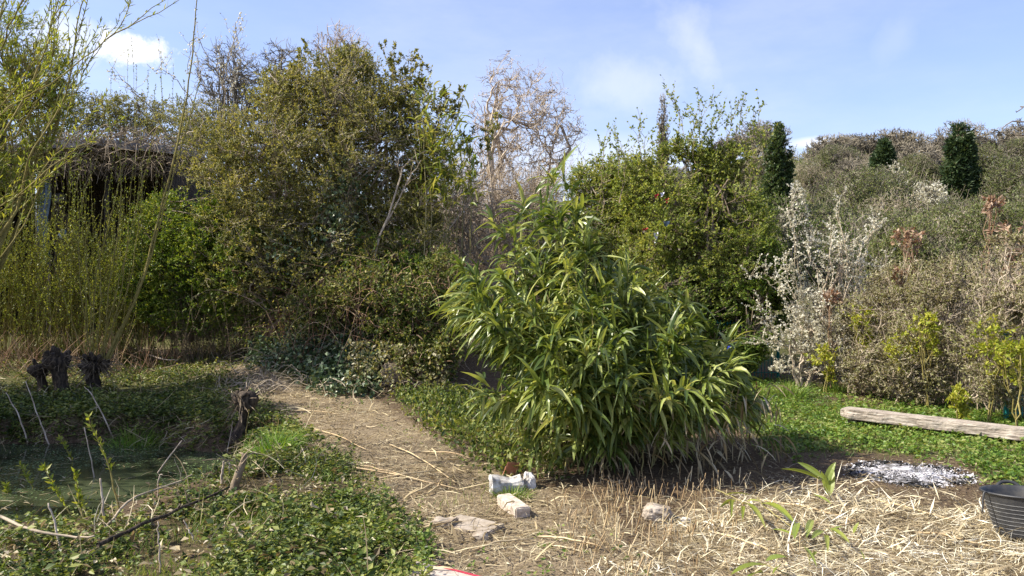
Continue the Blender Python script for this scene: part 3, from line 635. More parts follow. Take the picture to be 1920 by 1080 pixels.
def rock(name, label, c, size, mat, seed, cat='rock', subd=5):
    import bmesh
    bm = bmesh.new(); bmesh.ops.create_icosphere(bm, subdivisions=subd, radius=1)
    for v in bm.verts:
        p_ = np.array(v.co); d = 1 + .55 * (fbm(p_, 1.3, seed) - .5) + .28 * (fbm(p_, 4.0, seed + 5) - .5)
        q = np.sign(p_) * np.abs(p_) ** .8 * d; v.co = [c[0] + q[0] * size[0], c[1] + q[1] * size[1], c[2] + q[2] * size[2]]
    me = bpy.data.meshes.new(name); bm.to_mesh(me); bm.free(); me.materials.append(M[mat])
    o = bpy.data.objects.new(name, me); C.objects.link(o); return tag(o, label, cat)
for px_, py_, Y, sz, lab in [(738, 690, 11.45, (.17, .12, .17), 'largest lichened rock in the bank beside the ivy'), (800, 690, 11.4, (.09, .1, .18), 'upright brown rock between the lichened rock and the bamboo'), (700, 725, 11.35, (.16, .14, .12), 'yellow mossy rock at the foot of the bank')]:
    rock('bank_rock', lab, at(px_, py_ + 10, Y), sz, 'tufa', px_ * .1)

# ------------------------------------------------------------------ the bamboo clump
root = thing('bamboo_clump', 'big glossy green bamboo clump in the middle with long drooping leaves', 'bamboo', (1.05, 7.4, 0))
tips = []  # photo pixel of each cane's top, read as a silhouette and filled in
top_line = [(855, 720), (868, 620), (885, 545), (950, 495), (1050, 490), (1110, 505), (1200, 555), (1290, 610), (1340, 660), (1380, 730), (1410, 805)]
tlx, tly = np.array(top_line, float).T
BC = np.array([.92, 7.35])
for i in range(98):
    if i < 14: x, y0 = [(1040, 350), (1062, 358), (1000, 410), (942, 440), (880, 520), (1085, 430), (1020, 430), (970, 450), (870, 590), (1110, 480), (1170, 530), (1270, 590), (1350, 660), (1400, 760)][i]; fr = 0
    elif i < 18: x = U(975, 1105); fr = 0; y0 = U(395, 480)
    elif i < 40: x = U(875, 1220); fr = U(0, .4)
    else: x = U(870, 1385); fr = rng.random() ** .8
    if x > 1180 and i >= 18: fr *= .68
    if x < 1010 and i >= 18: fr = min(fr, .78)
    yt = np.interp(x, tlx, tly); y = yt + fr * max(40, (860 if x < 1250 else 880) - yt) * .88
    if i < 18: y = y0
    Yd = 7.6 - 1.35 * fr + U(-.5, .7)
    tip = at(x, y, Yd); off = tip[:2] - BC
    bs = BC + off * .52 + rng.normal(size=2) * .16; base = np.array([bs[0], bs[1], gz(bs[:1], bs[1:])[0] - .02])
    h = tip[2] - base[2]
    lean = np.array([off[0], off[1], 0]) * .25
    mid = base * .45 + tip * .55 + [0, 0, .12 * abs(off[0]) + .08] - lean * .25
    cv = polyline([base, base * .75 + mid * .25 + [0, 0, .1 * h], mid, tip], 14, .006)
    mb, ml = MB().tubes(cv, np.linspace(.0065, .0025, 14), 4), MB(); nb = 19 if i >= 10 else 15
    P, D = leaf_sites(cv[None], nb, .28 if i >= 18 else .5, .8)
    P = np.concatenate([P, cv[-1:], cv[-1:]]); D = np.concatenate([D, unit(cv[-1:] - cv[-3:-2]), unit(cv[-1:] - cv[-3:-2])])
    for q, d in zip(P, D):
        d = unit(d + unit(np.array([off[0] * .5, off[1] * .5 - .15, .25])) * .5); Lb = U(.08, .3)
        br = polyline([q, q + d * Lb * .55 + [0, 0, .02], q + d * Lb + [0, 0, -.01]], 5, .004); mb.tubes(br, np.linspace(.0025, .0012, 5), 3)
        k = rng.integers(4, 8); t = U(.15, 1, k); pos = br[np.minimum((t * 4).astype(int), 4)]
        dd = unit(d + rdir(k) * .95 + np.array([SUN_DX * -.05, 0, -.05]))
        ml.blades(pos, dd, rng.choice([.12, .18, .24, .3, .36], k) * U(.8, 1.1, k), U(.024, .042, k), U(.4, 2.4, k), twist=.5)
    cane = mb.build('cane', M['cane'], root); fo = ml.build('foliage', M['bamboo'], root); fo.parent = cane
# dead lower leaves and stalks in the shade at the foot
P = np.stack([U(.3, 2.6, 900), U(6.3, 8.4, 900), U(.02, .75, 900)], -1)
k = ((P[:, 0] - 1.35) / 1.15) ** 2 + ((P[:, 1] - 7.3) / .95) ** 2 < 1; P = P[k]; P[:, 2] += gz(P[:, 0], P[:, 1])
tag(MB().blades(P, rdir(len(P)) * [.7, .7, .5] + [.1, -.1, -.5], U(.12, .3, len(P)), U(.01, .022, len(P)), 1.2).build('dead_leaf_skirt', M['deadleaf'], root), kind='stuff')
# short leafy plants at the foot of the clump, left side
P = scatter([(720, 730), (800, 700), (850, 720), (960, 790), (1060, 860), (1060, 900), (930, 900), (860, 850), (790, 800)], 14000, (-1.6, .6, 6.3, 11), 18); D = rdir(len(P)) + [0, 0, .6]; P[:, 2] += U(0, .2, len(P))
tag(MB().leaves(P, D, U(.03, .07, len(P)), U(.018, .04, len(P)), up=1).build('low_weeds', M['nettle']), 'low green weeds along the left foot of the bamboo', 'weeds', kind='stuff')
# ------------------------------------------------------------------ left side: shed, willows, coppice
def box_mb(mb, c, s, rz=0.0, jitter=0.0):
    q = np.array([[x, y, z] for z in (-.5, .5) for y in (-.5, .5) for x in (-.5, .5)]) * s
    if jitter: q = q + rng.normal(size=q.shape) * jitter
    ca_, sa = math.cos(rz), math.sin(rz); q = np.stack([q[:, 0] * ca_ - q[:, 1] * sa, q[:, 0] * sa + q[:, 1] * ca_, q[:, 2]], -1) + c
    return mb.add(q, Q=[[0, 1, 3, 2][::-1], [4, 5, 7, 6], [0, 1, 5, 4], [1, 3, 7, 5], [3, 2, 6, 7], [2, 0, 4, 6]])
SY = 16.5
sx0, sx1 = at(-60, 0, SY)[0], at(318, 0, SY)[0]; sg = gz([-9.0], [SY])[0]; st_ = at(0, 300, SY)[2]
shed = thing('garden_shed', 'dark open fronted shed with a sagging brush covered roof behind the willow rods', 'shed', ((sx0 + sx1) / 2, SY + 1.2, sg))
mb = MB(); wd = sx1 - sx0
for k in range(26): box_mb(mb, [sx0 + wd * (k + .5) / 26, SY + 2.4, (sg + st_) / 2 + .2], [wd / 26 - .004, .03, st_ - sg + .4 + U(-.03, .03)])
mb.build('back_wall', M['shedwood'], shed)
for s_, xx in ((0, sx0), (1, sx1)):
    mb = MB()
    for k in range(12): box_mb(mb, [xx, SY + .1 + 2.2 * (k + .5) / 12, (sg + st_) / 2 + .1], [.03, 2.2 / 12 - .004, st_ - sg + .2])
    mb.build('side_wall', M['shedwood'], shed)
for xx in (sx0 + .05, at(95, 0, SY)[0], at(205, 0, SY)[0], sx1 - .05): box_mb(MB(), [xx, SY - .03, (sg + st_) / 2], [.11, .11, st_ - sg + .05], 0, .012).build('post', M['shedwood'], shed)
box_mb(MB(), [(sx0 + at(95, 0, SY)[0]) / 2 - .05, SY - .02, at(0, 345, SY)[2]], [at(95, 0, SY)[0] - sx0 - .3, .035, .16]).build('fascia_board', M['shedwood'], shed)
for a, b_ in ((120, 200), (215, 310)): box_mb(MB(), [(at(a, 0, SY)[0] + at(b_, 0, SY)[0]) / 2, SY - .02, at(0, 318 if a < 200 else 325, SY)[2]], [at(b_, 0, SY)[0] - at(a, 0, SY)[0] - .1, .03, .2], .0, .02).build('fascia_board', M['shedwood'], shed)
u = np.linspace(sx0 - .35, sx1 + .3, 40); v = np.linspace(SY - .5, SY + 2.8, 12); UU, VV = np.meshgrid(u, v)
ZZ = st_ + .10 + .05 * np.sin(UU * 1.1) + .35 * (fbm(np.stack([UU, VV, 0 * UU], -1), 1.1) - .5) + .15 * np.exp(-((UU - at(235, 0, SY)[0]) / 1.2) ** 2)
top = np.stack([UU, VV, ZZ + .14], -1); bot = np.stack([UU, VV, ZZ], -1); mb = MB().grid(top).grid(bot)
edge = np.concatenate([top[0], top[1:, -1], top[-1, -2::-1], top[-2:0:-1, 0]]); edgeb = np.concatenate([bot[0], bot[1:, -1], bot[-1, -2::-1], bot[-2:0:-1, 0]])
mb.grid(np.stack([edge, edgeb]), closed=True); mb.build('roof', M['felt'], shed)
mb = MB()
for i in range(1250):
    x = U(sx0 - .3, sx1 + .3); y = SY + (U(-.75, -.1) if i < 1000 else U(-.5, 2.0)); z = st_ + (U(-.45, .35) if i < 1000 else U(.1, .42)) + .15 * math.exp(-((x - at(235, 0, SY)[0]) / 1.2) ** 2); d = rdir(1)[0] * [1, .6, .25]; ln = U(.3, .9)
    mb.tubes(polyline([[x, y, z], np.array([x, y, z]) + d * ln * .5 + [0, 0, .08], np.array([x, y, z]) + d * ln + [0, 0, U(-.35, .1)]], 5), np.linspace(.009, .004, 5), 3)
mb.build('brush_cover', M['bark'], shed)['kind'] = 'stuff'
# tarpaulin hung at the left opening
u = np.linspace(0, 1, 14); v = np.linspace(0, 1, 20); UU, VV = np.meshgrid(u, v)
x0, x1 = at(70, 0, SY - .25)[0], at(90, 0, SY - .25)[0]
Gt = np.stack([x0 + (x1 - x0) * UU + .03 * np.sin(VV * 9), SY - .25 + .05 * np.sin(UU * 14 + VV * 2), at(0, 335, SY)[2] + (at(0, 500, SY)[2] - at(0, 335, SY)[2]) * VV], -1)
tag(MB().grid(Gt).grid(Gt + [0, .012, 0]).build('tarpaulin', M['tarp'], smooth=True), 'faded blue tarpaulin hanging in the left opening of the shed', 'tarpaulin')
rock('blue_bundle', 'small crumpled blue grey bundle in front of the shed', at(118, 440, SY - .5), (.07, .07, .1), 'tarp', 2.2, 'bundle', 3)
rock('grey_sack', 'grey sack inside the dark shed opening', at(112, 372, SY + .6), (.12, .12, .12), 'felt', 9.1, 'sack', 3)
shrub('roof_scrub', 'tan scrub and dry stems rising behind the shed roof', 'shrub', [at(150, 560, 20), at(50, 560, 20), at(260, 560, 20)],
      [(60, 215, 20, 120, 60), (180, 225, 20, 110, 60), (290, 240, 20, 90, 60), (240, 215, 20, 70, 50), (350, 240, 19.5, 60, 70), (-80, 220, 20, 100, 70)], [14, 90, 600, 5200], 7, (.05, .025), 'privet', bark='bark_grey', up=.7, wig=.06, lump=1.2, thr=(.3, .5))
# tall budding shoots against the sky above the shed
root = thing('budding_sapling', 'clump of thin upright shoots with small buds above the shed roof', 'sapling', at(270, 560, 18.5)); mb, ml = MB(), MB()
for x, y in [(240, 95), (246, 70), (302, 95), (300, 130), (325, 120), (278, 130), (212, 125), (345, 150), (200, 170), (330, 175), (255, 120), (292, 160)]:
    cv = pxcurve([(x + U(-25, 25), 330), (x + U(-8, 8), 220), (x, y)], 18.5, 10); shoots([cv], mb, ml, r=.008, n=60, leaf=(.045, .022), ang=.9, t0=.3)
mb.build('stem', M['bark_olive'], root); ml.build('foliage', M['willow_dim'], root)
root = thing('plum_sapling', 'thin arching bare stems with pale buds against the sky left of the olive shrub', 'sapling', at(420, 560, 15.5)); mb, ml = MB(), MB()
for pts in [[(440, 330), (430, 200), (395, 110), (365, 70), (352, 140)], [(440, 330), (420, 180), (440, 60), (452, 25)], [(420, 320), (340, 160), (275, 120)], [(440, 320), (435, 180), (455, 90)], [(360, 300), (255, 175), (200, 130)],
            [(470, 300), (500, 180), (530, 110)], [(430, 260), (380, 150), (365, 85)], [(400, 300), (420, 150), (448, 40)]]:
    cv = pxcurve(pts, 15.2, 18, .03); shoots([cv], mb, ml, r=.012, n=40, leaf=(.04, .035), ang=2, t0=.3)
    sub = []
    for j in range(7):
        k = rng.integers(6, 17); d = rdir(1)[0] * .35 + [0, 0, .3]; sub.append(polyline([cv[k], cv[k] + d * .5, cv[k] + d], 6, .02))
    shoots(sub, mb, ml, r=.004, n=9, leaf=(.04, .035), ang=2)
mb.build('stem', M['bark'], root); ml.build('foliage', M['blossom'], root)

# coppiced willow rods: stools with many upright rods, each stool a thing
def rod(mb, ml, base, tip, r, n, leaf, bow=.1, t0=.35, K=14):
    m_ = (base + tip) / 2 + rng.normal(size=3) * [bow, bow * .5, .03]; cv = polyline([base, m_, tip], K, .008)
    mb.tubes(cv, np.linspace(r, r * .3, K), 4)
    if n:
        P, D = leaf_sites(cv[None], n, t0, .75); ml.leaves(P, D, U(.6, 1.3, n) * leaf[0], U(.7, 1.2, n) * leaf[1])
    return cv
for gi, (x0, x1, Y, nr, lab) in enumerate([(-60, 60, 14.2, 120, 'thicket of thin willow rods at the left picture edge'), (50, 150, 14.0, 110, 'thicket of willow rods in front of the shed opening'), (140, 235, 13.7, 110, 'thicket of willow rods left of the bright green shrub'), (215, 290, 14.3, 60, 'sparse willow rods overlapping the bright green shrub')]):
    root = thing('willow_coppice', lab, 'willow', at((x0 + x1) / 2, HOR + 130, Y), 'coppiced willow rods on the left bank'); mb, ml = MB(), MB()
    for i in range(nr):
        x = U(x0, x1); y = Y + U(-.6, .6); bx = at(x, 640, y)[0]; base = np.array([bx, y, gz([bx], [y])[0]]); lean = U(-15, 60) if rng.random() < .8 else U(-60, 90)
        tip = at(x + lean, U(350, 560) if rng.random() < .75 else U(240, 380), y + U(-.3, .3)); rod(mb, ml, base, tip, U(.005, .009), 60, (.042, .017), .06, .12, 10)
        for j in range(2):
            t = base * .5 + tip * .5; d = rdir(1)[0] * .3 + [0, 0, .45]; rod(mb, ml, t, t + d, .003, 26, (.04, .017), .02, .1, 6)
    mb.build('rod', M['bark_olive'], root)['kind'] = 'stuff'; ml.build('foliage', M['willow_dim'], root)
# low brown brash at their feet
root = thing('dead_brash', 'dead brown stems at the foot of the willow rods', 'brash', gp(150, 655)); mb = MB()
for i in range(700):
    x = U(-11.5, -5.6); y = U(12.4, 14.2); s = np.array([x, y, gz([x], [y])[0]]); e = s + [rng.normal() * .3, rng.normal() * .2, U(.1, .75)]; mb.tubes(polyline([s, (s + e) / 2 + rng.normal(size=3) * .05, e], 5), np.linspace(.006, .002, 5), 3)
mb.build('stem', M['bark_red'], root)['kind'] = 'stuff'

def stump(name, label, px_, py_, Y, h, r, heads, seed=0, twigs=40, mat='bark_dark', knob=.75):
    b = at(px_, py_, Y); b[2] = gz([b[0]], [b[1]])[0]; root = thing(name, label, 'tree stump', b)
    K, S = 14, 16; t = np.linspace(0, 1, K); a = np.linspace(0, 2 * math.pi, S, endpoint=False)
    rr = r * (1.25 - .55 * sstep(0, .35, t) + knob * sstep(.55, .85, t) - .65 * knob * sstep(.88, 1, t))
    Gs = np.stack([np.stack([b[0] + rr[k] * np.cos(a) + .05 * math.sin(t[k] * 3 + seed), b[1] + rr[k] * np.sin(a), np.full(S, b[2] - .05 + (h + .05) * t[k])], -1) for k in range(K)])
    Gs[..., :2] += ((fbm(Gs, 9, seed) - .5) * .9 * r)[..., None] * np.stack([np.cos(a), np.sin(a)], -1)[None]
    mb = MB().grid(Gs, closed=True); n_ = mb.n; mb.add([[b[0], b[1], b[2] + h + .02]], T=None); mb.T.append(np.stack([n_ - S + np.arange(S), n_ - S + (np.arange(S) + 1) % S, np.full(S, n_)], -1))
    mb.build('trunk', M[mat], root, True)
    for k in range(heads):
        a_ = k * 2 * math.pi / heads + U(-.3, .3); d = np.array([math.cos(a_), math.sin(a_), U(.7, 1.6)]); s = b + [math.cos(a_) * r * .5, math.sin(a_) * r * .5, h * U(.72, .95)]
        MB().tubes(polyline([s, s + d * r * .45, s + d * r * .8 + [0, 0, r * .2]], 6, .012), np.array([.3, .34, .26, .33, .30, .2]) * r, 7, caps=True).build('cut_branch', M[mat], root, True)
    mb = MB()
    for k in range(twigs):
        a_ = U(0, 6.283); s = b + [math.cos(a_) * r * .8, math.sin(a_) * r * .8, h * U(.6, 1)]; d = unit(np.array([math.cos(a_), math.sin(a_), U(-1.2, 1.3)])) * U(.06, .26); mb.tubes(polyline([s, s + d * .5, s + d + [0, 0, -.03]], 4), np.linspace(.006, .003, 4), 3)
    if twigs: mb.build('twig', M['bark'], root)['kind'] = 'stuff'
    return root, b
stump('pollard_stump', 'squat black two legged pollard stump at far left', 108, 742, 11.2, .58, .12, 7, seed=1, twigs=70)
b2 = at(70, 735, 11.25); b2[2] = gz([b2[0]], [b2[1]])[0]
stump('pollard_stump', 'leaning black stump touching the far left pollard', 78, 735, 11.35, .40, .09, 4, seed=8, twigs=30)
root, bs = stump('pollard_stump', 'twiggy pollard stump with tall green rods growing from it', 180, 738, 11.5, .46, .13, 9, seed=3, twigs=220)
head = bs + [0, 0, .48]
for pts, r in [([(205, 665), (262, 540), (300, 400), (340, 235), (360, 100), (372, -25)], .022), ([(210, 660), (270, 520), (310, 380), (350, 240), (375, 150)], .016), ([(195, 670), (225, 560), (240, 430), (250, 300)], .010), ([(185, 665), (190, 560), (186, 450), (200, 330)], .010),
               ([(175, 665), (170, 560), (160, 470), (175, 380)], .009), ([(190, 668), (215, 560), (235, 480), (270, 330), (290, 250)], .010), ([(165, 668), (120, 560), (95, 470)], .008), ([(200, 670), (205, 540), (225, 400), (225, 260)], .009), ([(170, 664), (160, 540), (140, 420)], .008), ([(190, 664), (240, 540), (262, 400), (268, 300)], .009), ([(200, 664), (250, 560), (290, 440), (310, 340)], .008), ([(180, 664), (180, 520), (215, 380), (240, 280)], .009), ([(176, 664), (150, 530), (150, 400), (185, 290)], .008)]:
    mb, ml = MB(), MB(); P0 = [head + [(pts[0][0] - 185) / F * 11.5, 0, 0]] + [at(a, c, 11.4) for a, c in pts[1:]]
    cv = polyline(P0, 26, .006); mb.tubes(cv, np.linspace(r, r * .3, 26), 6); rd = mb.build('rod', M['bark_olive'], root, True)
    k = 70 if r > .015 else 40; P, D = leaf_sites(cv[None], k, .3, .8); ml.leaves(P, D, U(.02, .06, k), U(.012, .02, k)); f_ = ml.build('foliage', M['willow_dim'], root); f_.parent = rd
stump('pollard_stump', 'small dark pollard stump with a knuckled head beside the pond', 455, 800, 8.95, .50, .085, 9, seed=5, twigs=60)

# big willow leaning in from outside the left edge
root = thing('willow_tree', 'yellow green willow leaning in over the pond from the left edge', 'willow', (-5.6, 6.6, 0)); mb, ml, mt = MB(), MB(), MB()
mt.tubes(polyline([[-5.9, 6.6, -.1], [-5.8, 6.5, 1.2], [-5.6, 6.4, 2.4], [-5.7, 6.6, 4.2]], 14, .02), np.linspace(.16, .07, 14), 10)
main = [([(-300, 360), (-120, 300), (0, 215), (150, 115), (225, 50), (247, -10)], 6.2, .016, 6), ([(-250, 460), (-60, 220), (0, 95), (40, 0), (60, -60)], 6.6, .018, 8), ([(-200, 640), (0, 440), (40, 365), (55, 295), (120, 185), (150, 30), (165, -40)], 6.8, .022, 12),
        ([(-250, 520), (0, 390), (100, 310), (175, 260), (235, 220)], 6.0, .014, 8), ([(-200, 560), (-40, 320), (60, 150), (110, 0), (120, -60)], 7.2, .02, 14), ([(-260, 420), (-40, 120), (10, 0), (20, -90)], 6.9, .018, 10), ([(-200, 600), (0, 480), (90, 320), (130, 200), (175, 100)], 7.4, .014, 10),
        ([(-220, 500), (-60, 260), (20, 180), (80, 90), (100, 20)], 6.4, .012, 12), ([(-200, 520), (-20, 300), (40, 240), (95, 130), (90, 40)], 7.6, .014, 12)]
for pts, Y, r, ns in main:
    cv = polyline([[-5.75, 6.5, U(1.6, 3.2)]] + [at(a, c, Y + U(-.1, .1)) for a, c in pts], 26, .006); mb.tubes(cv, np.linspace(r * .65, r * .16, 26), 6)
    P, D = leaf_sites(cv[None], 24, .75, .8); ml.blades(P, D, U(.03, .075, 24), U(.007, .012, 24), .3)
    for j in range(ns):
        k = rng.integers(7, 24); d = unit(unit(cv[k + 1] - cv[k]) + rdir(1)[0] * .55 + [0.1, 0, .5]); ln = U(.3, 1.0); c = polyline([cv[k], cv[k] + d * ln * .5, cv[k] + d * ln + [.03, 0, .08]], 10, .008)
        mb.tubes(c, np.linspace(.005, .0018, 10), 4); q = int(30 * ln) + 8; P, D = leaf_sites(c[None], q, .15, .8); ml.blades(P, D, U(.03, .075, q), U(.007, .013, q), .3)
mt.build('trunk', M['bark'], root, True); mb.build('branch', M['bark_olive'], root, True); ml.build('crown', M['willow'], root)
# a denser willow farther left whose crown shows at the picture edge
shrub('willow_tree', 'leafy willow crown filling the top left corner behind the leaning branches', 'willow', [at(-40, 640, 11.5), at(-90, 640, 11.6)],
      [(20, 120, 11.5, 90, 130), (80, 170, 11.8, 80, 100), (-60, 200, 11.5, 120, 160), (40, 300, 11.5, 70, 100), (110, 110, 12, 40, 60)], [8, 60, 400, 1500], 14, (.06, .014), 'willow', bark='bark_olive', up=1.2, wig=.03, lump=1.3, names=('trunk', 'crown'), radii=(.04, .016, .008, .004, .002))
# trees outside the left edge that throw the shade over the pond
shrub('holly_tree', 'dark evergreen tree just outside the left edge shading the pond', 'tree', [(-8.6, 9.0, 0), (-9.2, 7.6, 0), (-9, 10.4, 0)], [(-560, 200, 9.0, 380, 230, 2.4), (-620, 380, 8.6, 380, 140, 2.4), (-560, 60, 9.4, 330, 200, 2.2), (-560, 330, 10.6, 330, 160, 1.4)], [14, 90, 700, 5200], 14, (.11, .065), 'box', names=('trunk', 'crown'), radii=(.12, .04, .015, .006, .003))
# fallen timber bar at left edge: grey fence panel seen at the far left
mb = MB()
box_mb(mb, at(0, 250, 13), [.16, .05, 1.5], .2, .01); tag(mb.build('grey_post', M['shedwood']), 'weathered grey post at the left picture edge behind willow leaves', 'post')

# ------------------------------------------------------------------ the hillside beyond
HB = []
def hill_pt(px_, Y): x = (px_ - 960) / F * Y; return np.array([x, Y, gz([x], [Y])[0]])
def far_tree(name, label, cat, px_, Y, w_, top, mat, bark, cnts, per, leaf, up, lump, group=None, radii=(.16, .07, .04, .025, .016), wig=.05, names=('trunk', 'crown'), flat=1.0):
    g0 = hill_pt(px_, Y); tz = EYE - (top - HOR) / F * Y; h = max(1.0, tz - g0[2]); cpy = HOR - (g0[2] + h * .58 - EYE) / Y * F; ry = h * .44 / Y * F
    return shrub(name, label, cat, [g0], [(px_, cpy, Y, w_, ry, w_ * Y / F), (px_ + w_ * .35, cpy + ry * .3, Y, w_ * .65, ry * .6, w_ * .6 * Y / F), (px_ - w_ * .3, cpy + ry * .35, Y, w_ * .7, ry * .6, w_ * .6 * Y / F)], cnts, per, leaf, mat, bark, radii, up, wig, lump, group, names=names)
gt = 'bare trees along the hill crest'
base_trees = []
for k, (px_, w_, top) in enumerate([(1560, 50, 250), (1800, 52, 222), (1890, 60, 236), (1700, 48, 244)]):
    r_, _ = far_tree('bare_tree', 'bare grey brown tree in the wood along the hill crest', 'tree', px_, 70, w_, top, 'privet', 'bark_grey', [7, 60, 420, 1500], 0, (.1, .1), 2.4, None, gt, wig=.025); base_trees.append((r_, px_))
for i in range(46):
    px_ = U(880, 2350) if i < 34 else [1540, 1590, 1720, 1870, 1940, 1760][i % 6] + U(-20, 20); Y = U(68, 84) if i < 34 else U(50, 60); r_, p0 = base_trees[i % 4]; q = hill_pt(px_, Y); s = U(.75, 1.1) * (1 if i < 34 else .8)
    dup(r_, q, U(0, 6.28), (s, s, s * U(.85, 1.2)))
for i in range(12):
    px_ = U(-500, 560); Y = U(40, 60); r_, p0 = base_trees[i % 4]; s = U(.8, 1.1); dup(r_, hill_pt(px_, Y), U(0, 6.28), (s, s, s), 'bare grey tree far behind the shed on the left')['group'] = 'bare trees far behind the shed'
far_tree('poplar', 'tall slender bare poplar standing alone behind the hawthorn', 'tree', 1243, 60, 14, 172, 'privet', 'bark_grey', [14, 90, 500, 1600], 0, (.1, .1), 2.2, None, wig=.02, radii=(.10, .04, .025, .02, .015))
for px_, Y, w_, top, lab in [(1460, 34, 36, 240, 'ivy clad dark column of a tree just right of the hawthorn'), (1656, 47, 24, 268, 'small rounded dark conifer on the hill crest'), (1802, 47, 32, 232, 'largest dark conifer on the hill crest')]:
    hh_ = HOR - (hill_pt(px_, Y)[2] + .3 - EYE) / Y * F - top; bl = [(px_ + U(-.25, .25) * w_, top + hh_ * t_, Y, w_ * ((.25 + 1.5 * t_) if t_ < .5 else 1.0) * U(.75, 1.2), hh_ * .15, w_ * .7 * Y / F) for t_ in (.10, .2, .3, .42, .55, .68, .8, .92)] + [(px_ + w_ * .5, top + hh_ * .3, Y, w_ * .3, hh_ * .2, w_ * .3 * Y / F)]
    shrub('conifer', lab, 'tree', [hill_pt(px_, Y)], bl, [3, 60, 420, 1700 if Y > 40 else 2600], 14, (.34, .12) if Y > 40 else (.15, .08), 'conifer' if Y > 40 else 'box', 'bark', (.16, .06, .03, .02, .012) if Y > 40 else (.06, .02, .012, .006, .003), .2, .03, .9 if Y > 40 else None, names=('trunk', 'crown'), thr=(.4, .56), t0=.0)
for px_, Y, w_, top, lab in [(1662, 46, 42, 300, 'white flowering tree in front of the small rounded conifer'), (1738, 44, 40, 335, 'white flowering tree lower on the slope at right'), (1490, 24, 30, 330, 'white flowering sprays behind the right flank of the hawthorn'), (1612, 50, 30, 345, 'small patch of white blossom at the middle of the slope')]:
    far_tree('blossom_tree', lab, 'tree', px_, Y, w_, top, 'blossom', 'bark_grey', [6, 50, 260, 900], 7, (.09, .08), .5, .7, radii=(.08, .04, .02, .01, .006))
gs = 'scrub bushes on the slope'
sb = []
for k, (mat, bk) in enumerate([('farleaf', 'bark_grey'), ('farleaf', 'bark_grey'), ('farleaf', 'bark_pale')]):
    r_, _ = far_tree('scrub_bush', 'olive scrub bush on the slope below the bare trees', 'shrub', 1620 + 90 * k, 30, 90, 385, mat, bk, [12, 70, 500, 2600], 6 if k != 2 else 3, (.08, .04), 1.3, .6, gs, radii=(.05, .03, .016, .01, .006), names=('stem', 'foliage')); sb.append(r_)
for i in range(60):
    Y = U(22, 56) if i < 44 else U(24, 40); px_ = U(1060, 2300) if i < 44 else U(-300, 500); r_ = sb[i % 3]; s = U(.7, 1.15); q = hill_pt(px_, Y)
    dup(r_, q, U(0, 6.28), (s, s, s * U(.8, 1.1)), None if i < 44 else 'olive scrub bush in the thicket behind the shed')
# continuous scrub covering the slope between the bushes, and the brush behind the garden
def mass(name, label, px0, px1, Y0, Y1, n_, hmax, leaf, lm, bk, per, cat='undergrowth', scale=.12):
    Y = np.sqrt(U(Y0 ** 2, Y1 ** 2, n_)); X = (U(px0, px1, n_) - 960) / F * Y; P = np.stack([X, Y, gz(X, Y)], -1); hh = hmax * (.25 + 1.1 * fbm(P, scale, 3)) * U(.6, 1.15, n_)
    e = P + np.stack([rng.normal(size=n_) * .25 * hh, rng.normal(size=n_) * .2 * hh, hh], -1); m_ = (P + e) / 2 + rng.normal(size=(n_, 3)) * .08 * hh[:, None]; t = np.linspace(0, 1, 5)[None, :, None]
    cv = P[:, None] * (1 - t) ** 2 + 2 * m_[:, None] * t * (1 - t) + e[:, None] * t * t; mb = MB(); r0 = Y * .00028; mb.tubes(cv, np.linspace(1, .4, 5)[None] * r0[:, None], 3)
    k = np.repeat(np.arange(n_), 3); tt = U(.35, .9, len(k))[:, None]; s_ = P[k] * (1 - tt) ** 2 + 2 * m_[k] * tt * (1 - tt) + e[k] * tt * tt; d = unit(rdir(len(k)) + [0, 0, .7]) * (hh[k] * U(.15, .4, len(k)))[:, None]
    tw = np.stack([s_, s_ + d * .5 + rng.normal(size=d.shape) * .03 * hh[k][:, None], s_ + d], 1); mb.tubes(tw, np.linspace(.7, .3, 3)[None] * r0[k][:, None], 3)
    root = thing(name, label, cat, P.mean(0)); root['kind'] = 'stuff'; mb.build('twig', M[bk], root)['kind'] = 'stuff'
    if per:
        Q, D = leaf_sites(np.concatenate([tw]), per, .2, 1.0); sc = (Q[:, 1] * leaf); MB().leaves(Q, D, sc * U(.6, 1.3, len(Q)), sc * .55).build('foliage', M[lm], root)['kind'] = 'stuff'
mass('hillside_scrub', 'grey olive scrub covering the hillside between the trees', 1020, 2300, 17, 60, 6500, 1.9, .0022, 'farleaf', 'bark_grey', 4)
mass('hillside_scrub', 'dry brush behind the garden shed and the tall olive shrub', -250, 900, 17.5, 40, 4200, 3.4, .0024, 'farleaf', 'bark_grey', 4)
mass('dry_brush', 'tan dry brush closing the gap between the olive shrub and the hawthorn', 800, 1240, 15.5, 20, 2800, 4.6, .0022, 'deadleaf', 'bark_pink', 3)
mass('dry_brush', 'tangled dry stems rising behind the brambles on the right', 1600, 2050, 11.5, 16, 1700, 2.9, .0022, 'farleaf', 'bark_pale', 4)
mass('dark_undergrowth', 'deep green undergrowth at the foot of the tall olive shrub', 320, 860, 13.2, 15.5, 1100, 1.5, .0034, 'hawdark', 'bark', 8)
# overhanging twig at the top right
root = thing('overhanging_tree', 'tree outside the right edge with one thin twig reaching into the picture', 'tree', (7.4, 7.0, 0)); mb = MB()
MB().tubes(polyline([[7.4, 7, -.1], [7.3, 7, 1.5], [7.5, 7, 3.5], [7.4, 7.1, 5]], 12, .02), np.linspace(.11, .04, 12), 8).build('trunk', M['bark'], root, True)
for pts in [[(2500, 180), (2100, 215), (1920, 228), (1880, 240)], [(2050, 220), (1940, 200), (1905, 208)], [(2500, 140), (2100, 225), (1925, 250), (1890, 246)]]:
    mb.tubes(polyline([at(a, c, 7) for a, c in pts], 14, .012), np.linspace(.014, .003, 14), 5)
mb.build('branch', M['bark'], root, True)
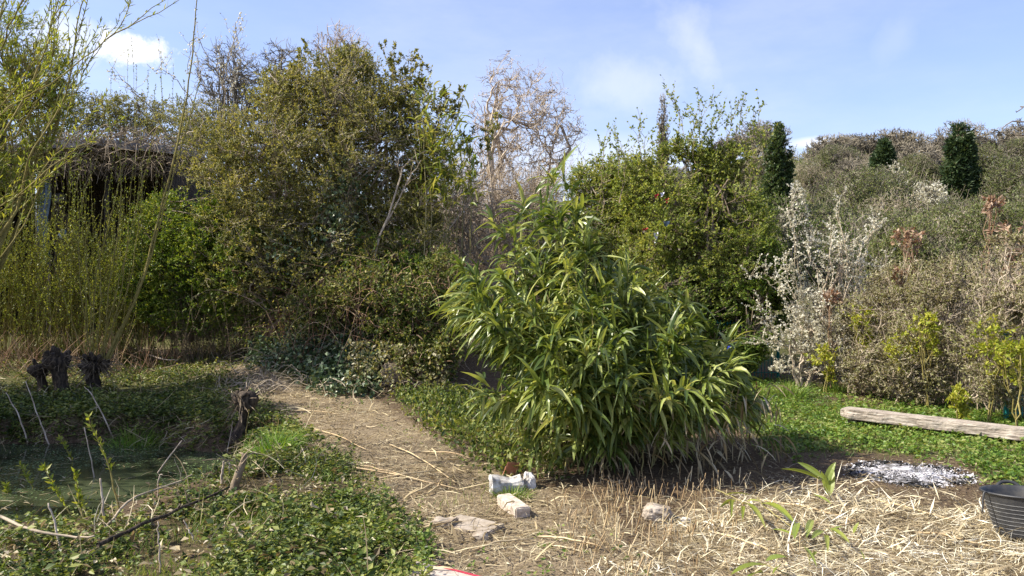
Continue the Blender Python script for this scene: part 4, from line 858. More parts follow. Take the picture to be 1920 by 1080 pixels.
# ------------------------------------------------------------------ ground cover that nobody could count
def xyz_noise(f, off=0.0): return lambda x, y: sstep(*f[1:], fbm(np.stack([x, y, 0 * x], -1), f[0], off))
def lay(P, up=0.0, flat=.12):
    D = rdir(len(P)); D[:, 2] = np.abs(D[:, 2]) * flat; P = P.copy(); P[:, 2] += .004 + np.abs(rng.normal(size=len(P))) * up; return P, D
# trodden dry straw of the path
P, D = lay(scatter(PATH, 60000, (-7, 1.6, 4, 16), 45, xyz_noise((1.6, .25, .6))), .012)
a = MB().strips(P, D + [.25, -.25, 0], rng.gamma(2.0, .045, len(P)), U(.002, .006, len(P)), tilt=.35)
P, D = lay(scatter(PATH, 5000, (-5, 1.6, 4, 14), 40, xyz_noise((1.1, .3, .65), 5)), .02); a.strips(P, D + [.3, -.3, 0], U(.1, .34, len(P)), U(.006, .016, len(P)), tilt=.4)
tag(a.build('path_straw', M['straw']), 'trodden dry straw covering the garden path', 'straw', kind='stuff')
# bleached cut bamboo leaves at lower right
P, D = lay(scatter(STRAWR, 15000, (0, 6.5, 3.6, 7.2), 28, xyz_noise((1.3, .18, .5))), .014, .2)
a = MB().strips(P, D + [.3, -.1, 0], rng.gamma(3.0, .045, len(P)), .0015 + rng.gamma(1.6, .0024, len(P)), curl=.22, tilt=.4)
P = scatter([(1480, 930), (1560, 925), (1850, 965), (1800, 1030), (1480, 1010)], 3000, (1.5, 4.5, 4.5, 7), 25); P, D = lay(P, .03, .3); a.leaves(P, D + [.35, 0, .03], U(.06, .22, len(P)), U(.005, .016, len(P)), up=2.0, fold=.2)
P, D = lay(scatter(STRAWR, 6000, (0, 6.5, 3.6, 7.2), 28, xyz_noise((1.1, .3, .6), 4)), .015, .2); a.leaves(P, D + [.2, 0, 0], U(.04, .16, len(P)), U(.004, .012, len(P)), up=2.0, fold=.2)
P, D = lay(scatter(STRAWR, 26000, (0, 6.5, 3.6, 7.2), 40), .012, .15); a.strips(P, D + [.2, 0, 0], rng.gamma(2.0, .035, len(P)), U(.0012, .0035, len(P)), tilt=.4)
tag(a.build('cut_bamboo_litter', M['palestraw']), 'bleached cut bamboo leaves strewn over the lower right ground', 'straw', kind='stuff')
# stubble of cut stalks
P = scatter([(1040, 960), (1180, 930), (1330, 950), (1480, 1000), (1560, 1100), (1080, 1100)], 1500, (.1, 2.6, 3.6, 6.2), 30, xyz_noise((2, .3, .6)))
P = np.concatenate([P, scatter([(1090, 900), (1400, 910), (1330, 960), (1120, 950)], 450, (.3, 2, 5.3, 7), 20)])
mb = MB(); h = U(.03, .15, len(P))[:, None]; d = unit(rng.normal(size=(len(P), 3)) * [.35, .35, .1] + [0, 0, 1]); t = np.linspace(0, 1, 3)[None, :, None]
mb.tubes(P[:, None, :] + d[:, None, :] * h[:, None, :] * t, np.full((1, 3), 1) * U(.0018, .0042, len(P))[:, None], 4)
tag(mb.build('stalk_stubble', M['stubble']), 'short stubble of cut tan stalks in front of the bamboo', 'stubble', kind='stuff')
# leaf litter and bits of soil everywhere near
x = U(-7, 7, 26000); y = U(3.8, 14, 26000); z = gz(x, y); k = z > WATER_Z; P = np.stack([x, y, z], -1)[k]; P, D = lay(P, .006)
tag(MB().leaves(P, D, U(.012, .05, len(P)), U(.006, .022, len(P)), up=3, fold=.25).build('leaf_litter', M['deadleaf']), 'small dead leaves littering the bare ground', 'leaf litter', kind='stuff')
P, D = lay(scatter([(600, 950), (800, 850), (1200, 930), (1900, 830), (1960, 1100), (760, 1120)], 16000, (-2, 6, 3.6, 8), 30), .008); a = MB().strips(P, D, rng.gamma(2, .025, len(P)), U(.002, .005, len(P)), tilt=.5)
tag(a.build('twig_litter', M['deadleaf']), 'fine dry twigs and chaff on the open soil', 'litter', kind='stuff')

def leafy(P, hmax, leaf, per, mat, name, label, cat, spread=.05, stalk=None, up=1.2):
    """low plants: stalks with leaves in tiers"""
    n_ = len(P); hgt = U(.25, 1, n_) * hmax * (.5 + fbm(P, 1.5)); i = np.repeat(np.arange(n_), per); t = U(.2, 1, len(i))
    lean = rng.normal(size=(n_, 2)) * .18; Q = P[i].copy(); Q[:, 0] += lean[i, 0] * hgt[i] * t; Q[:, 1] += lean[i, 1] * hgt[i] * t; Q[:, 2] += hgt[i] * t
    D = rdir(len(i)); D[:, 2] = U(-.25, .45, len(i)); Q += D * [1, 1, 0] * .01
    ml = MB().leaves(Q, D, U(.6, 1.25, len(i)) * leaf[0], U(.7, 1.2, len(i)) * leaf[1], up=up, fold=.12, mid=.4)
    return tag(ml.build(name, M[mat]), label, cat, kind='stuff')
gl = xyz_noise((1.7, .34, .55))
leafy(scatter(GREENL, 12000, (-4.5, .2, 3.8, 8.5), 35, gl), .15, (.034, .021), 13, 'nettle', 'nettle_patch', 'green nettles and ground elder covering the near left bank', 'nettles')
leafy(scatter([(-200, 640), (240, 655), (430, 700), (520, 770), (580, 840), (440, 800), (250, 790), (-200, 770)], 9000, (-9, -1.8, 8, 15), 25, xyz_noise((1.2, .28, .55))), .14, (.045, .027), 9, 'nettle', 'weed_bank', 'low green weeds on the far bank of the pond round the stumps', 'weeds')
leafy(scatter([(600, 880), (700, 960), (800, 1010), (820, 1100), (650, 1090)], 1300, (-1.6, 0, 3.9, 7), 30, gl), .08, (.05, .03), 5, 'grass', 'low_clover', 'low green weeds thinning out along the left of the path', 'weeds')
leafy(scatter(GREENR, 26000, (1.8, 9, 5.8, 14), 30, xyz_noise((.9, .22, .5), 3)), .085, (.042, .028), 5, 'grass', 'lawn_weeds', 'bright green chickweed lawn around the timber beam', 'weeds')
def turf(P, ln, wd, mat, name, label, bend=.9):
    D = rdir(len(P)) * [.6, .6, 0] + [0, 0, 1]; return tag(MB().blades(P, D, U(.5, 1.2, len(P)) * ln, U(.7, 1.2, len(P)) * wd, bend, prof=[.9, 1, .6, 0]).build(name, M[mat]), label, 'grass', kind='stuff')
turf(np.concatenate([scatter(GREENR, 26000, (1.8, 9, 5.8, 14), 35, xyz_noise((1.4, .2, .55), 9)), scatter(GREENL, 34000, (-4, .2, 3.8, 8.5), 40, xyz_noise((2.2, .35, .6), 4)), scatter([(760, 1000), (900, 880), (1000, 930), (900, 960)], 500, (-1, .4, 5, 8), 20)]),
     .10, .0045, 'grass', 'lawn_grass', 'short green grass on the right lawn and along the path')
turf(scatter([(1700, 980), (1960, 1000), (2000, 1100), (1650, 1100)], 3000, (2, 5, 3.8, 6), 40), .07, .003, 'straw', 'dry_grass', 'dry tan grass in the bottom right corner')
# grass verge behind the beam and far lawn grass
turf(scatter([(1700, 770), (1960, 790), (1960, 815), (1760, 795)], 1500, (4.5, 8, 7, 11), 15), .13, .005, 'grass', 'verge_grass', 'narrow strip of grass between the beam and the brambles')
def tuft(px_, py_, n_, ln, rad, label, mat='tuft', wd=.006):
    c = gp(px_, py_); a_ = U(0, 6.283, n_); r_ = rad * np.sqrt(U(0, 1, n_)); x = c[0] + r_ * np.cos(a_); y = c[1] + r_ * np.sin(a_); P = np.stack([x, y, gz(x, y)], -1)
    D = np.stack([np.cos(a_) * r_ / rad * 1.0, np.sin(a_) * r_ / rad * 1.0, np.full(n_, 1.0)], -1) + rng.normal(size=(n_, 3)) * .2
    tag(MB().blades(P, D, U(.5, 1.1, n_) * ln, wd, U(.8, 1.8, n_), prof=[.8, 1, .8, .45, 0]).build('grass_tuft', M[mat]), label, 'grass tuft', 'grass tufts round the pond')
tuft(505, 862, 700, .34, .2, 'lush bright grass tuft right of the weathered stake'); tuft(240, 868, 900, .36, .25, 'long green grass tuft at the water edge in the shade'); tuft(145, 668, 500, .4, .22, 'grass tuft behind the twiggy pollard stump')
tuft(440, 588, 0 + 300, .4, .2, 'grass tuft at the foot of the olive shrub'); tuft(705, 1000, 160, .16, .12, 'small grass tuft at the left edge of the path'); tuft(960, 935, 200, .12, .12, 'small grass tuft left of the stone block', 'grass')
tuft(1480, 745, 350, .32, .22, 'taller grass tuft at the foot of the blackthorn', 'grass'); tuft(1570, 735, 250, .3, .2, 'grass tuft under the white blossom behind the beam end', 'grass')

leafy(scatter([(-300, 760), (250, 765), (460, 800), (560, 850), (470, 880), (330, 850), (-300, 830)], 11000, (-9, -1.5, 6.5, 11), 25, xyz_noise((1.6, .2, .5), 2)), .16, (.045, .028), 8, 'nettle', 'waterside_weeds', 'weeds hanging over the far edge of the pond', 'weeds')
P, D = lay(scatter([(-300, 770), (300, 780), (520, 830), (450, 900), (260, 860), (-300, 880)], 1800, (-9, -1.5, 6, 11), 25), .05, .8); P[:, 2] = np.maximum(P[:, 2], WATER_Z + .01)
tag(MB().strips(P, D, U(.05, .4, len(P)), U(.003, .009, len(P)), tilt=.5).build('waterside_debris', M['deadleaf']), 'dead stems and leaves along the muddy pond edge', 'litter', kind='stuff')
# ------------------------------------------------------------------ sticks and shoots round the pond
def stick(pts, label, r=.007, mat='stick', name='dead_stick', cat='stick', group='dead sticks round the pond', drop=True, dY=0.0, K=12, subs=0):
    b_ = gp(*pts[0]); Y = b_[1]; P_ = [b_ - [0, 0, .03]] + [at(a, c, Y + dY * (i + 1) / len(pts)) for i, (a, c) in enumerate(pts[1:])]
    if name == 'fallen_branch': P_ = [gph(a, c, .12 + .03 * (i % 2)) for i, (a, c) in enumerate(pts)]
    cv = polyline(P_, K, .003); mb = MB().tubes(cv, np.linspace(r, r * .55, K), 6, caps=True)
    for j in range(subs):
        k = rng.integers(3, K - 1); d = rdir(1)[0] * .12 + [0, 0, .06]; mb.tubes(polyline([cv[k], cv[k] + d * .6, cv[k] + d], 5, .006), np.linspace(r * .4, r * .2, 5), 4)
    return tag(mb.build(name, M[mat], smooth=True), label, cat, group)
stick([(252, 932), (300, 880), (341, 826)], 'long bare pale stick leaning right over the water', .010)
stick([(185, 940), (172, 870), (158, 801)], 'thin upright bare stick left of the leafy shoot with the thick pale base', .007)
stick([(200, 1000), (193, 950), (188, 897)], 'thick pale upright stick nearest the fallen dark branch', .010)
stick([(118, 1040), (105, 990), (91, 943)], 'short grey stick standing left of the pond shoots', .008)
stick([(54, 830), (35, 780), (11, 736)], 'grey stick leaning left in the shaded bank at far left', .009)
stick([(102, 856), (75, 790), (48, 715)], 'longest grey stick leaning left below the squat stump', .009)
stick([(215, 824), (177, 747), (158, 725)], 'bent grey stick below the twiggy pollard', .008, subs=2)
stick([(295, 932), (298, 895), (305, 890)], 'short thin stick standing at the pond edge left of the stake', .006)
stick([(302, 1074), (298, 1020), (296, 978)], 'thin pale stick standing in the nettles at the bottom', .006)
stick([(370, 1017), (344, 975)], 'short stick leaning left in the nettles', .006)
stick([(413, 915), (419, 865)], 'pale bark stick propped beside the stake', .014); stick([(430, 905), (430, 868)], 'second thinner pale stick touching the stake', .009)
stick([(424, 856), (437, 790)], 'thin tan shoot standing between the stake and the pollard', .006); stick([(456, 846), (467, 768)], 'thin yellow shoot in front of the small pollard', .006, 'bark_olive')
stick([(455, 878), (537, 870), (569, 844)], 'long thin twig lying over the bright grass tuft', .006, 'bark', subs=2)
stick([(0, 968), (54, 991), (134, 1007), (177, 1005)], 'tan branch lying along the near pond edge', .011, 'bark_pale', 'fallen_branch', 'branch', None)
stick([(183, 1022), (258, 986), (344, 951), (430, 913)], 'dark mossy branch lying from the stake towards the pond', .015, 'bark_dark', 'fallen_branch', 'branch', None, subs=4)
stick([(200, 985), (250, 935), (330, 905), (360, 890)], 'pale peeling branch at the water edge behind the dark one', .009, 'bark_pale', 'fallen_branch', 'branch', None, subs=2)
stick([(240, 650), (300, 672), (335, 675)], 'pale bare branch lying behind the bank at the left path end', .014, 'stick', 'fallen_branch', 'branch', None)
for pts, lab in [([(225, 957), (205, 880), (166, 782)], 'tallest leafy shoot rising from the pond edge with a thick pale base'), ([(150, 905), (135, 860), (113, 822)], 'leafy shoot left of the tallest one over the water'), ([(76, 965), (60, 910), (38, 870)], 'leafy shoot standing in the duckweed'),
                 ([(172, 996), (121, 946), (78, 870)], 'long leaning leafy shoot crossing the pond'), ([(32, 974), (20, 940), (11, 908)], 'small leafy shoot at the left picture edge'), ([(165, 990), (150, 950), (140, 880)], 'yellowish leafy shoot behind the thick upright stick')]:
    b_ = gp(*pts[0]); Y = b_[1]; cv = polyline([b_ - [0, 0, .03]] + [at(a, c, Y) for a, c in pts[1:]], 14, .003); root = thing('leafy_shoot', lab, 'shoot', b_, 'leafy shoots at the pond edge')
    MB().tubes(cv, np.linspace(.009 if 'thick' in lab else .006, .002, 14), 5).build('stem', M['bark_olive'], root, True)
    n_ = 46; P, D = leaf_sites(cv[None], n_, .45, 1.0); MB().leaves(P, D, U(.03, .065, n_), U(.014, .024, n_)).build('foliage', M['willow'], root)
stump('weathered_stake', 'weathered split stake standing in nettles at the pond corner', 446, 926, gp(446, 926)[1], .30, .042, 0, seed=11, twigs=8, mat='bark', knob=-.1)[0]['category'] = 'stake'

# dead canes lying on the path
for (a, b_), (c, d) in [((635, 875), (860, 925)), ((730, 835), (855, 912)), ((790, 850), (885, 867)), ((620, 870), (760, 900)), ((560, 800), (690, 850)), ((690, 905), (820, 890)), ((640, 930), (720, 985)), ((800, 930), (830, 905)), ((520, 770), (640, 782)), ((760, 935), (850, 900)), ((1010, 1010), (1130, 1035)), ((880, 1040), (1000, 1020)), ((1420, 940), (1620, 990)), ((1500, 1010), (1700, 965)), ((1640, 940), (1790, 985)), ((1700, 1000), (1880, 1040)), ((1330, 1000), (1470, 1050))]:
    p0, p1 = gp(a, b_, .012), gp(c, d, .03); k = rng.normal(size=3) * .03; k[2] = .015
    tag(MB().tubes(polyline([p0, (p0 + p1) / 2 + k, p1], 9, .003), np.linspace(.008, .005, 9), 5, caps=True).build('dead_cane', M['stubble'], smooth=True), 'straight dry bamboo cane lying flat on straw', 'dead cane', 'dead canes lying on the ground')

# ------------------------------------------------------------------ stones, blocks and board
import bmesh
def block(name, label, cat, c, s, rz, mat, tilt=(0, 0), rough=.006, bev=.008, seed=0.0, parent=None, cuts=5):
    bm = bmesh.new(); bmesh.ops.create_cube(bm, size=1)
    for v in bm.verts: v.co = [v.co[k] * s[k] for k in range(3)]
    bmesh.ops.bevel(bm, geom=bm.edges[:], offset=bev, segments=2, affect='EDGES')
    bmesh.ops.subdivide_edges(bm, edges=[e for e in bm.edges if e.calc_length() > .03], cuts=cuts, use_grid_fill=True)
    from mathutils import Euler
    e = Euler((tilt[0], tilt[1], rz)).to_matrix()
    for v in bm.verts:
        q = np.array(v.co); q = q + rough * (np.array([fbm(q, 14, seed), fbm(q, 14, seed + 3), fbm(q, 14, seed + 6)]) - .5) * 2; q = e @ Vector(q); v.co = [q[k] + c[k] for k in range(3)]
    me = bpy.data.meshes.new(name); bm.to_mesh(me); bm.free(); me.materials.append(M[mat]); o = bpy.data.objects.new(name, me); C.objects.link(o)
    if parent is not None: o.parent = parent
    return tag(o, label, cat) if parent is None else o
g = gp(962, 958); block('stone_block', 'pale oblong stone block lying on the ground in front of the bamboo', 'block', g + [0, 0, .035], (.34, .115, .08), math.atan2(-.36, .16), 'brickstone', (.02, .03), seed=2)
# hollow piece of broken white concrete
root = thing('broken_concrete', 'broken white concrete block with a dark hole in its left end', 'concrete block', gp(950, 925))
c = gp(950, 922); a = np.linspace(0, 2 * math.pi, 25)[:-1]; rings = []
for xx, rr, kk in [(.12, .0, 0), (.125, .045, 0), (.115, .058, 0), (.03, .05, 0), (-.06, .055, 0), (-.115, .058, 0), (-.125, .05, 0), (-.126, .03, 0), (-.10, .027, 0), (-.03, .02, 0), (-.03, .0, 0)]:
    q = np.stack([np.full(24, xx), rr * 1.25 * np.sign(np.cos(a)) * np.abs(np.cos(a)) ** .6, rr * np.sign(np.sin(a)) * np.abs(np.sin(a)) ** .6], -1); q = q + ((fbm(q, 11, 4) - .5) * .13)[:, None] * unit(q * [.3, 1, 1] + 1e-6); rings.append(q)
Gc = np.stack(rings); ca_, sa = math.cos(.22), math.sin(.22); Gc = np.stack([Gc[..., 0] * ca_ - Gc[..., 1] * sa, Gc[..., 0] * sa + Gc[..., 1] * ca_, Gc[..., 2]], -1) + c + [0, 0, .06]
MB().grid(Gc, closed=True).build('concrete_body', M['concrete'], root)
g = gp(990, 915); rock('white_rubble', 'crumpled white lump of rubble right behind the broken concrete block', g + [0.01, 0.02, .045], (.05, .07, .075), 'concrete', 5.5, 'rubble')
g = gp(1232, 972); rock('grey_stone', 'grey rounded stone in the shade at the foot of the bamboo', g + [0, 0, .03], (.095, .08, .06), 'slab', 3.3, 'stone')
g = gp(1286, 982); rock('white_pebble', 'small white stone right of the grey rounded stone', g + [0, 0, .015], (.035, .03, .025), 'concrete', 6.3, 'stone', 3)
g = gp(955, 1003 - 80); rock('brown_clod', 'small brown clod of earth beside the slab on the path', gp(900, 1010) + [0, 0, .01], (.05, .04, .03), 'slab', 7.3, 'stone', 3)
block('paving_slab', 'dusty broken paving slab sunk into the path', 'paving slab', gp(885, 990) + [0, 0, .004], (.36, .24, .05), -.55, 'slab', (.02, .03), .012, .006, 5)
block('paving_slab', 'pale tilted lump of paving left of the broken slab', 'paving slab', gp(832, 985) + [0, 0, .012], (.17, .13, .06), -.4, 'slab', (.05, -.1), .02, .008, 9)
block('terracotta_shard', 'terracotta shard leaning in the weeds behind the concrete block', 'shard', gp(958, 893) + [0, 0, .06], (.10, .02, .14), .3, 'terracotta', (.5, .2), .004, .004, 7, cuts=3)
root = thing('painted_board', 'pale wooden board with a red painted edge cut by the bottom picture edge', 'board', gp(800, 1078))
p0, p1 = gp(783, 1064), gp(905, 1096); d = unit(p1 - p0); ang = math.atan2(d[1], d[0]); nrm = np.array([d[1], -d[0], 0]); L_ = .62
block('plank', None, None, p0 + d * L_ / 2 + nrm * .085 + [0, 0, .02] - np.array(root.location), (L_, .16, .03), ang, 'boardwood', (0, 0), .002, .003, 3, root)
block('painted_edge', None, None, p0 + d * (L_ / 2 + .07) - nrm * .002 + [0, 0, .024] - np.array(root.location), (L_ - .16, .016, .03), ang, 'redpaint', (0, 0), .001, .002, 4, root)
for px_, py_, lab in [(520, 1003, 'rusty brown curled dead leaf pile in the nettles'), ]:
    P = scatter([(470, 960), (540, 950), (560, 985), (490, 990)], 160, (-2.4, -1, 5, 7), 15); P[:, 2] += U(.03, .1, len(P)); D = rdir(len(P)) * [1, 1, .4]
    tag(MB().leaves(P, D, U(.05, .11, len(P)), U(.03, .05, len(P)), up=2, fold=.3).build('brown_leaves', M['brownleaf']), lab, 'dead leaves', kind='stuff')
# ------------------------------------------------------------------ timber beam
A, B = np.array([3.70, 9.02, .14]), np.array([5.95, 7.46, .055]); ax = unit(B - A); sd2 = unit(np.cross(ax, [0, 0, 1.0])); up2 = np.cross(sd2, ax)
K = 90; t = np.linspace(0, 1, K); prof = [(-1, -1), (-.3, -1.02), (.3, -1.0), (1, -1), (1.03, -.3), (1, .35), (1, 1), (.35, 1.02), (-.3, 1.0), (-1, 1), (-1.02, .3), (-1, -.35)]
Gb = np.stack([np.stack([A + (B - A) * tt + sd2 * .098 * u_ * (1 - .25 * max(0, .03 - tt) / .03) + up2 * .054 * v_ * (1 - .3 * max(0, .03 - tt) / .03) for u_, v_ in prof]) for tt in t])
fine_ = (fbm(Gb * [1, 1, 1], 7) - .5)[..., None]; lateral = unit(Gb - (A + (B - A) * t[:, None])[:, None, :]); Gb = Gb + lateral * fine_ * .035
gr = (vnoise(np.stack([(Gb - A) @ ax * 1.5, (Gb - A) @ sd2 * 40, (Gb - A) @ up2 * 40], -1), 1.0) - .5)[..., None]; Gb = Gb + lateral * gr * .012
mb = MB().grid(Gb, closed=True)
for k, fl in ((0, 1), (K - 1, 0)):
    c = Gb[k].mean(0) + ax * (-.015 if k == 0 else .01); n_ = mb.n; idx = k * 12 + np.arange(12); mb.add([c]); j = k * 12 + (np.arange(12) + 1) % 12
    mb.T.append(np.stack([j, idx, np.full(12, n_)] if fl else [idx, j, np.full(12, n_)], -1))
wm_, nn, ll = M['sleeper'], M['sleeper'].node_tree.nodes, M['sleeper'].node_tree.links
beam = mb.build('timber_beam', M['sleeper']); tag(beam, 'long weathered grey timber beam lying on the grass at right', 'beam')
beam.rotation_euler = (0, 0, math.atan2(ax[1], ax[0])); beam.location = A.tolist()
ca_, sa = ax[0] / np.hypot(ax[0], ax[1]), ax[1] / np.hypot(ax[0], ax[1]); co = np.empty(len(beam.data.vertices) * 3, np.float32); beam.data.vertices.foreach_get('co', co); co = co.reshape(-1, 3) - A
beam.data.vertices.foreach_set('co', np.stack([co[:, 0] * ca_ + co[:, 1] * sa, -co[:, 0] * sa + co[:, 1] * ca_, co[:, 2]], -1).astype(np.float32).ravel()); beam.data.update()
rock('support_stone', 'brown stone propping up the left end of the timber beam', gp(1612, 800) + [0, .05, .02], (.13, .09, .05), 'slab', 8.8, 'stone')
# ------------------------------------------------------------------ ash heap
c = gp(1705, 893); ang = np.linspace(0, 2 * math.pi, 73)[:-1]; rr = np.linspace(0, 1, 26); root = thing('ash_heap', 'grey white heap of wood ash with charred rim left by a bonfire', 'ash heap', c)
Ga = np.stack([np.stack([c[0] + r_ * .42 * np.cos(ang) * (1 + 1.6 * (fbm(np.stack([np.cos(ang), np.sin(ang), 0 * ang], -1), 2) - .5)), c[1] + r_ * .37 * np.sin(ang) * (1 + .3 * (fbm(np.stack([np.cos(ang), np.sin(ang), 0 * ang], -1), 2, 5) - .5)), 0 * ang], -1) for r_ in rr])
Ga[..., 2] = gz(Ga[..., 0], Ga[..., 1]) + .006 + (.03 * (1 - rr ** 2))[:, None] * (.4 + 1.3 * fbm(Ga * [1, 1, 0], 7)) - .012 * (rr[:, None] > .97)
MB().grid(Ga, closed=True).build('ash_bed', M['ash'], root, True)
def disc(n_, s=1.0, pw=.5): a_ = U(0, 6.283, n_); r_ = rng.random(n_) ** pw * s; x = c[0] + .43 * r_ * np.cos(a_); y = c[1] + .38 * r_ * np.sin(a_); return np.stack([x, y, gz(x, y) + .006 + .03 * np.maximum(0, 1 - r_ ** 2) * (.4 + 1.3 * fbm(np.stack([x, y, 0 * x], -1), 7)) + U(0, .008, n_)], -1)
P = disc(4600, 1.25, .75); P = P[fbm(P * [1, 1, 0], 5.0, 3) > .42]; D = rdir(len(P)) * [1, 1, .4]; MB().leaves(P, D, rng.gamma(2, .009, len(P)), rng.gamma(2, .005, len(P)), up=1.5, mid=.5).build('ash_flakes', M['ashflake'], root)['kind'] = 'stuff'
P = disc(220, 1.15, .15); mb = MB()
for q in P:
    d = rdir(1)[0] * [1, 1, .25] * U(.012, .05); mb.tubes(np.array([q - d, q, q + d]), [[.004, .008, .004]], 5, caps=True)
mb.build('charcoal_bits', M['charcoal'], root)['kind'] = 'stuff'
# ------------------------------------------------------------------ rubber tub
tc_ = np.array([at(1925, 0, 5.13)[0], 5.13, 0]); tc_[2] = gz(tc_[:1], tc_[1:2])[0]; tub = thing('garden_tub', 'black flexible rubber garden tub with two handles at the right edge', 'tub', tc_)
S = 72; a = np.linspace(0, 2 * math.pi, S, endpoint=False)
def ring(r_, z_): return np.stack([tc_[0] + r_ * np.cos(a), tc_[1] + r_ * np.sin(a), np.full(S, tc_[2] + z_)], -1)
H, r0, r1 = .28, .172, .242
outer = [(0.001, .002), (r0 - .012, .002), (r0, .012)] + [(r0 + (r1 - r0) * z_, .012 + (H - .012) * z_) for z_ in np.linspace(.05, .97, 16)] + [(r1 + .009, H - .008), (r1 + .010, H + .002), (r1 + .002, H + .004), (r1 - .007, H - .002)] + [(r0 - .008 + (r1 - r0) * z_, .02 + (H - .02) * z_) for z_ in np.linspace(.9, 0, 8)] + [(0.001, .018)]
MB().grid(np.stack([ring(r_, z_) for r_, z_ in outer]), closed=True).build('tub_wall', M['rubber'], tub, True)
for k in range(8):
    z_ = .10 + k * .095; zz = .012 + (H - .012) * z_; r_ = r0 + (r1 - r0) * z_
    MB().grid(np.stack([ring(r_ - .001, zz - .003), ring(r_ + .0028, zz - .001), ring(r_ + .0028, zz + .001), ring(r_ - .001, zz + .003)]), closed=True).build('ridge', M['rib'], tub, True)
def handle(th0, name):
    """arched grip that rises above the rim and leaves a slot under it"""
    w_ = .30; ths = np.linspace(th0 - w_, th0 + w_, 22); s_ = np.linspace(-1, 1, 22); z_ = H + .034 * (1 - np.abs(s_) ** 2.6) - .012; rr_ = r1 + .006 + .012 * (1 - s_ ** 2)
    cv = np.stack([tc_[0] + rr_ * np.cos(ths), tc_[1] + rr_ * np.sin(ths), tc_[2] + z_], -1)
    MB().tubes(cv, np.full((1, 22), .0115), 8, caps=True).build(name, M['rubber'], tub, True)
handle(math.radians(-100), 'handle'); handle(math.radians(80), 'handle')
tub.rotation_euler = (math.radians(-5), 0, 0)
# slack strap hanging from the left of the rim
e = np.array([tc_[0] - r1 - .008, tc_[1] - .02, tc_[2] + H - .004]); cv = polyline([e + [.01, 0, 0], e + [-.018, 0, .003], e + [-.032, -.005, -.05], e + [-.04, -.01, -.12]], 12)
MB().tubes(cv, np.linspace(.007, .005, 12)[None], 6, caps=True).build('strap', M['rubber'], tub, True)
# ------------------------------------------------------------------ leafy bamboo cuttings on the straw
def spot(px_, py_, Y):
    q = at(px_, py_, Y); return q if q[2] > .08 else gph(px_, py_, .08)
def cutting(label, stem, lvs):
    p0 = gp(*stem[0], .03); Y = p0[1]; root = thing('bamboo_cutting', label, 'bamboo cutting', p0, 'leafy bamboo cuttings on the straw')
    MB().tubes(polyline([p0] + [spot(a_, b_, Y + dy) for a_, b_, dy in stem[1:]], 10, .002), np.linspace(.005, .003, 10), 5).build('stem', M['cane'], root, True)
    for (xa, ya), (xb, yb), wd, dy in lvs:
        q0, q1 = spot(xa, ya, Y - .02), spot(xb, yb, Y - .02 + dy); d = q1 - q0; Ln = np.linalg.norm(d)
        MB().blades(q0[None], (d / Ln + [0, 0, .3])[None], Ln * 1.05, wd, .6, twist=.5, prof=[.15, .7, 1, 1, .85, .55, 0]).build('leaf', M['bamboo_pale' if rng.random() < .45 else 'bamboo'], root)
cutting('upright leafy bamboo cutting standing at the edge of the bamboo shadow', [(1560, 945), (1552, 915, 0), (1545, 895, 0)], [((1545, 898), (1496, 868), .04, .1), ((1548, 905), (1566, 868), .05, 0), ((1552, 925), (1540, 885), .045, 0), ((1556, 930), (1562, 880), .05, .05), ((1540, 900), (1465, 882), .03, 0), ((1558, 945), (1525, 930), .03, -.1)])
cutting('fallen bamboo cutting with broad pale leaves in front of the bamboo', [(1340, 925), (1375, 932, 0), (1395, 945, -.05)], [((1358, 928), (1410, 932), .034, 0), ((1390, 945), (1434, 998), .05, -.2), ((1372, 938), (1371, 978), .026, 0), ((1394, 950), (1392, 980), .026, 0), ((1380, 940), (1350, 955), .026, -.05), ((1400, 940), (1425, 942), .04, .1)])
cutting('bamboo cutting with one long dark green leaf lying on pale straw', [(1420, 942), (1440, 955, 0), (1490, 992, -.1)], [((1424, 945), (1490, 990), .05, -.1), ((1490, 1010), (1497, 985), .045, 0), ((1512, 1008), (1524, 980), .04, 0), ((1488, 1004), (1448, 995), .025, 0), ((1522, 1010), (1545, 1000), .035, 0)])
cutting('small green bamboo cutting right of the long dark leaf', [(1590, 1025), (1570, 1005, 0), (1555, 990, 0)], [((1555, 990), (1592, 1022), .035, -.1), ((1560, 995), (1580, 988), .025, 0), ((1600, 1000), (1610, 980), .025, 0), ((1548, 1004), (1552, 1040), .03, 0)])
cutting('bamboo cutting with large green leaves cut by the bottom picture edge', [(1480, 1090), (1460, 1070, 0), (1440, 1060, 0)], [((1440, 1060), (1372, 1082), .055, -.1), ((1436, 1052), (1474, 1046), .045, 0), ((1450, 1076), (1465, 1060), .04, 0), ((1430, 1075), (1400, 1090), .05, -.1)])
cutting('green leafy cutting standing in stubble near the bottom edge', [(1520, 1070), (1515, 1040, 0), (1508, 1022, 0)], [((1508, 1025), (1530, 1065), .025, 0), ((1515, 1050), (1532, 1035), .02, 0), ((1620, 1050), (1612, 1030), .03, 0)])
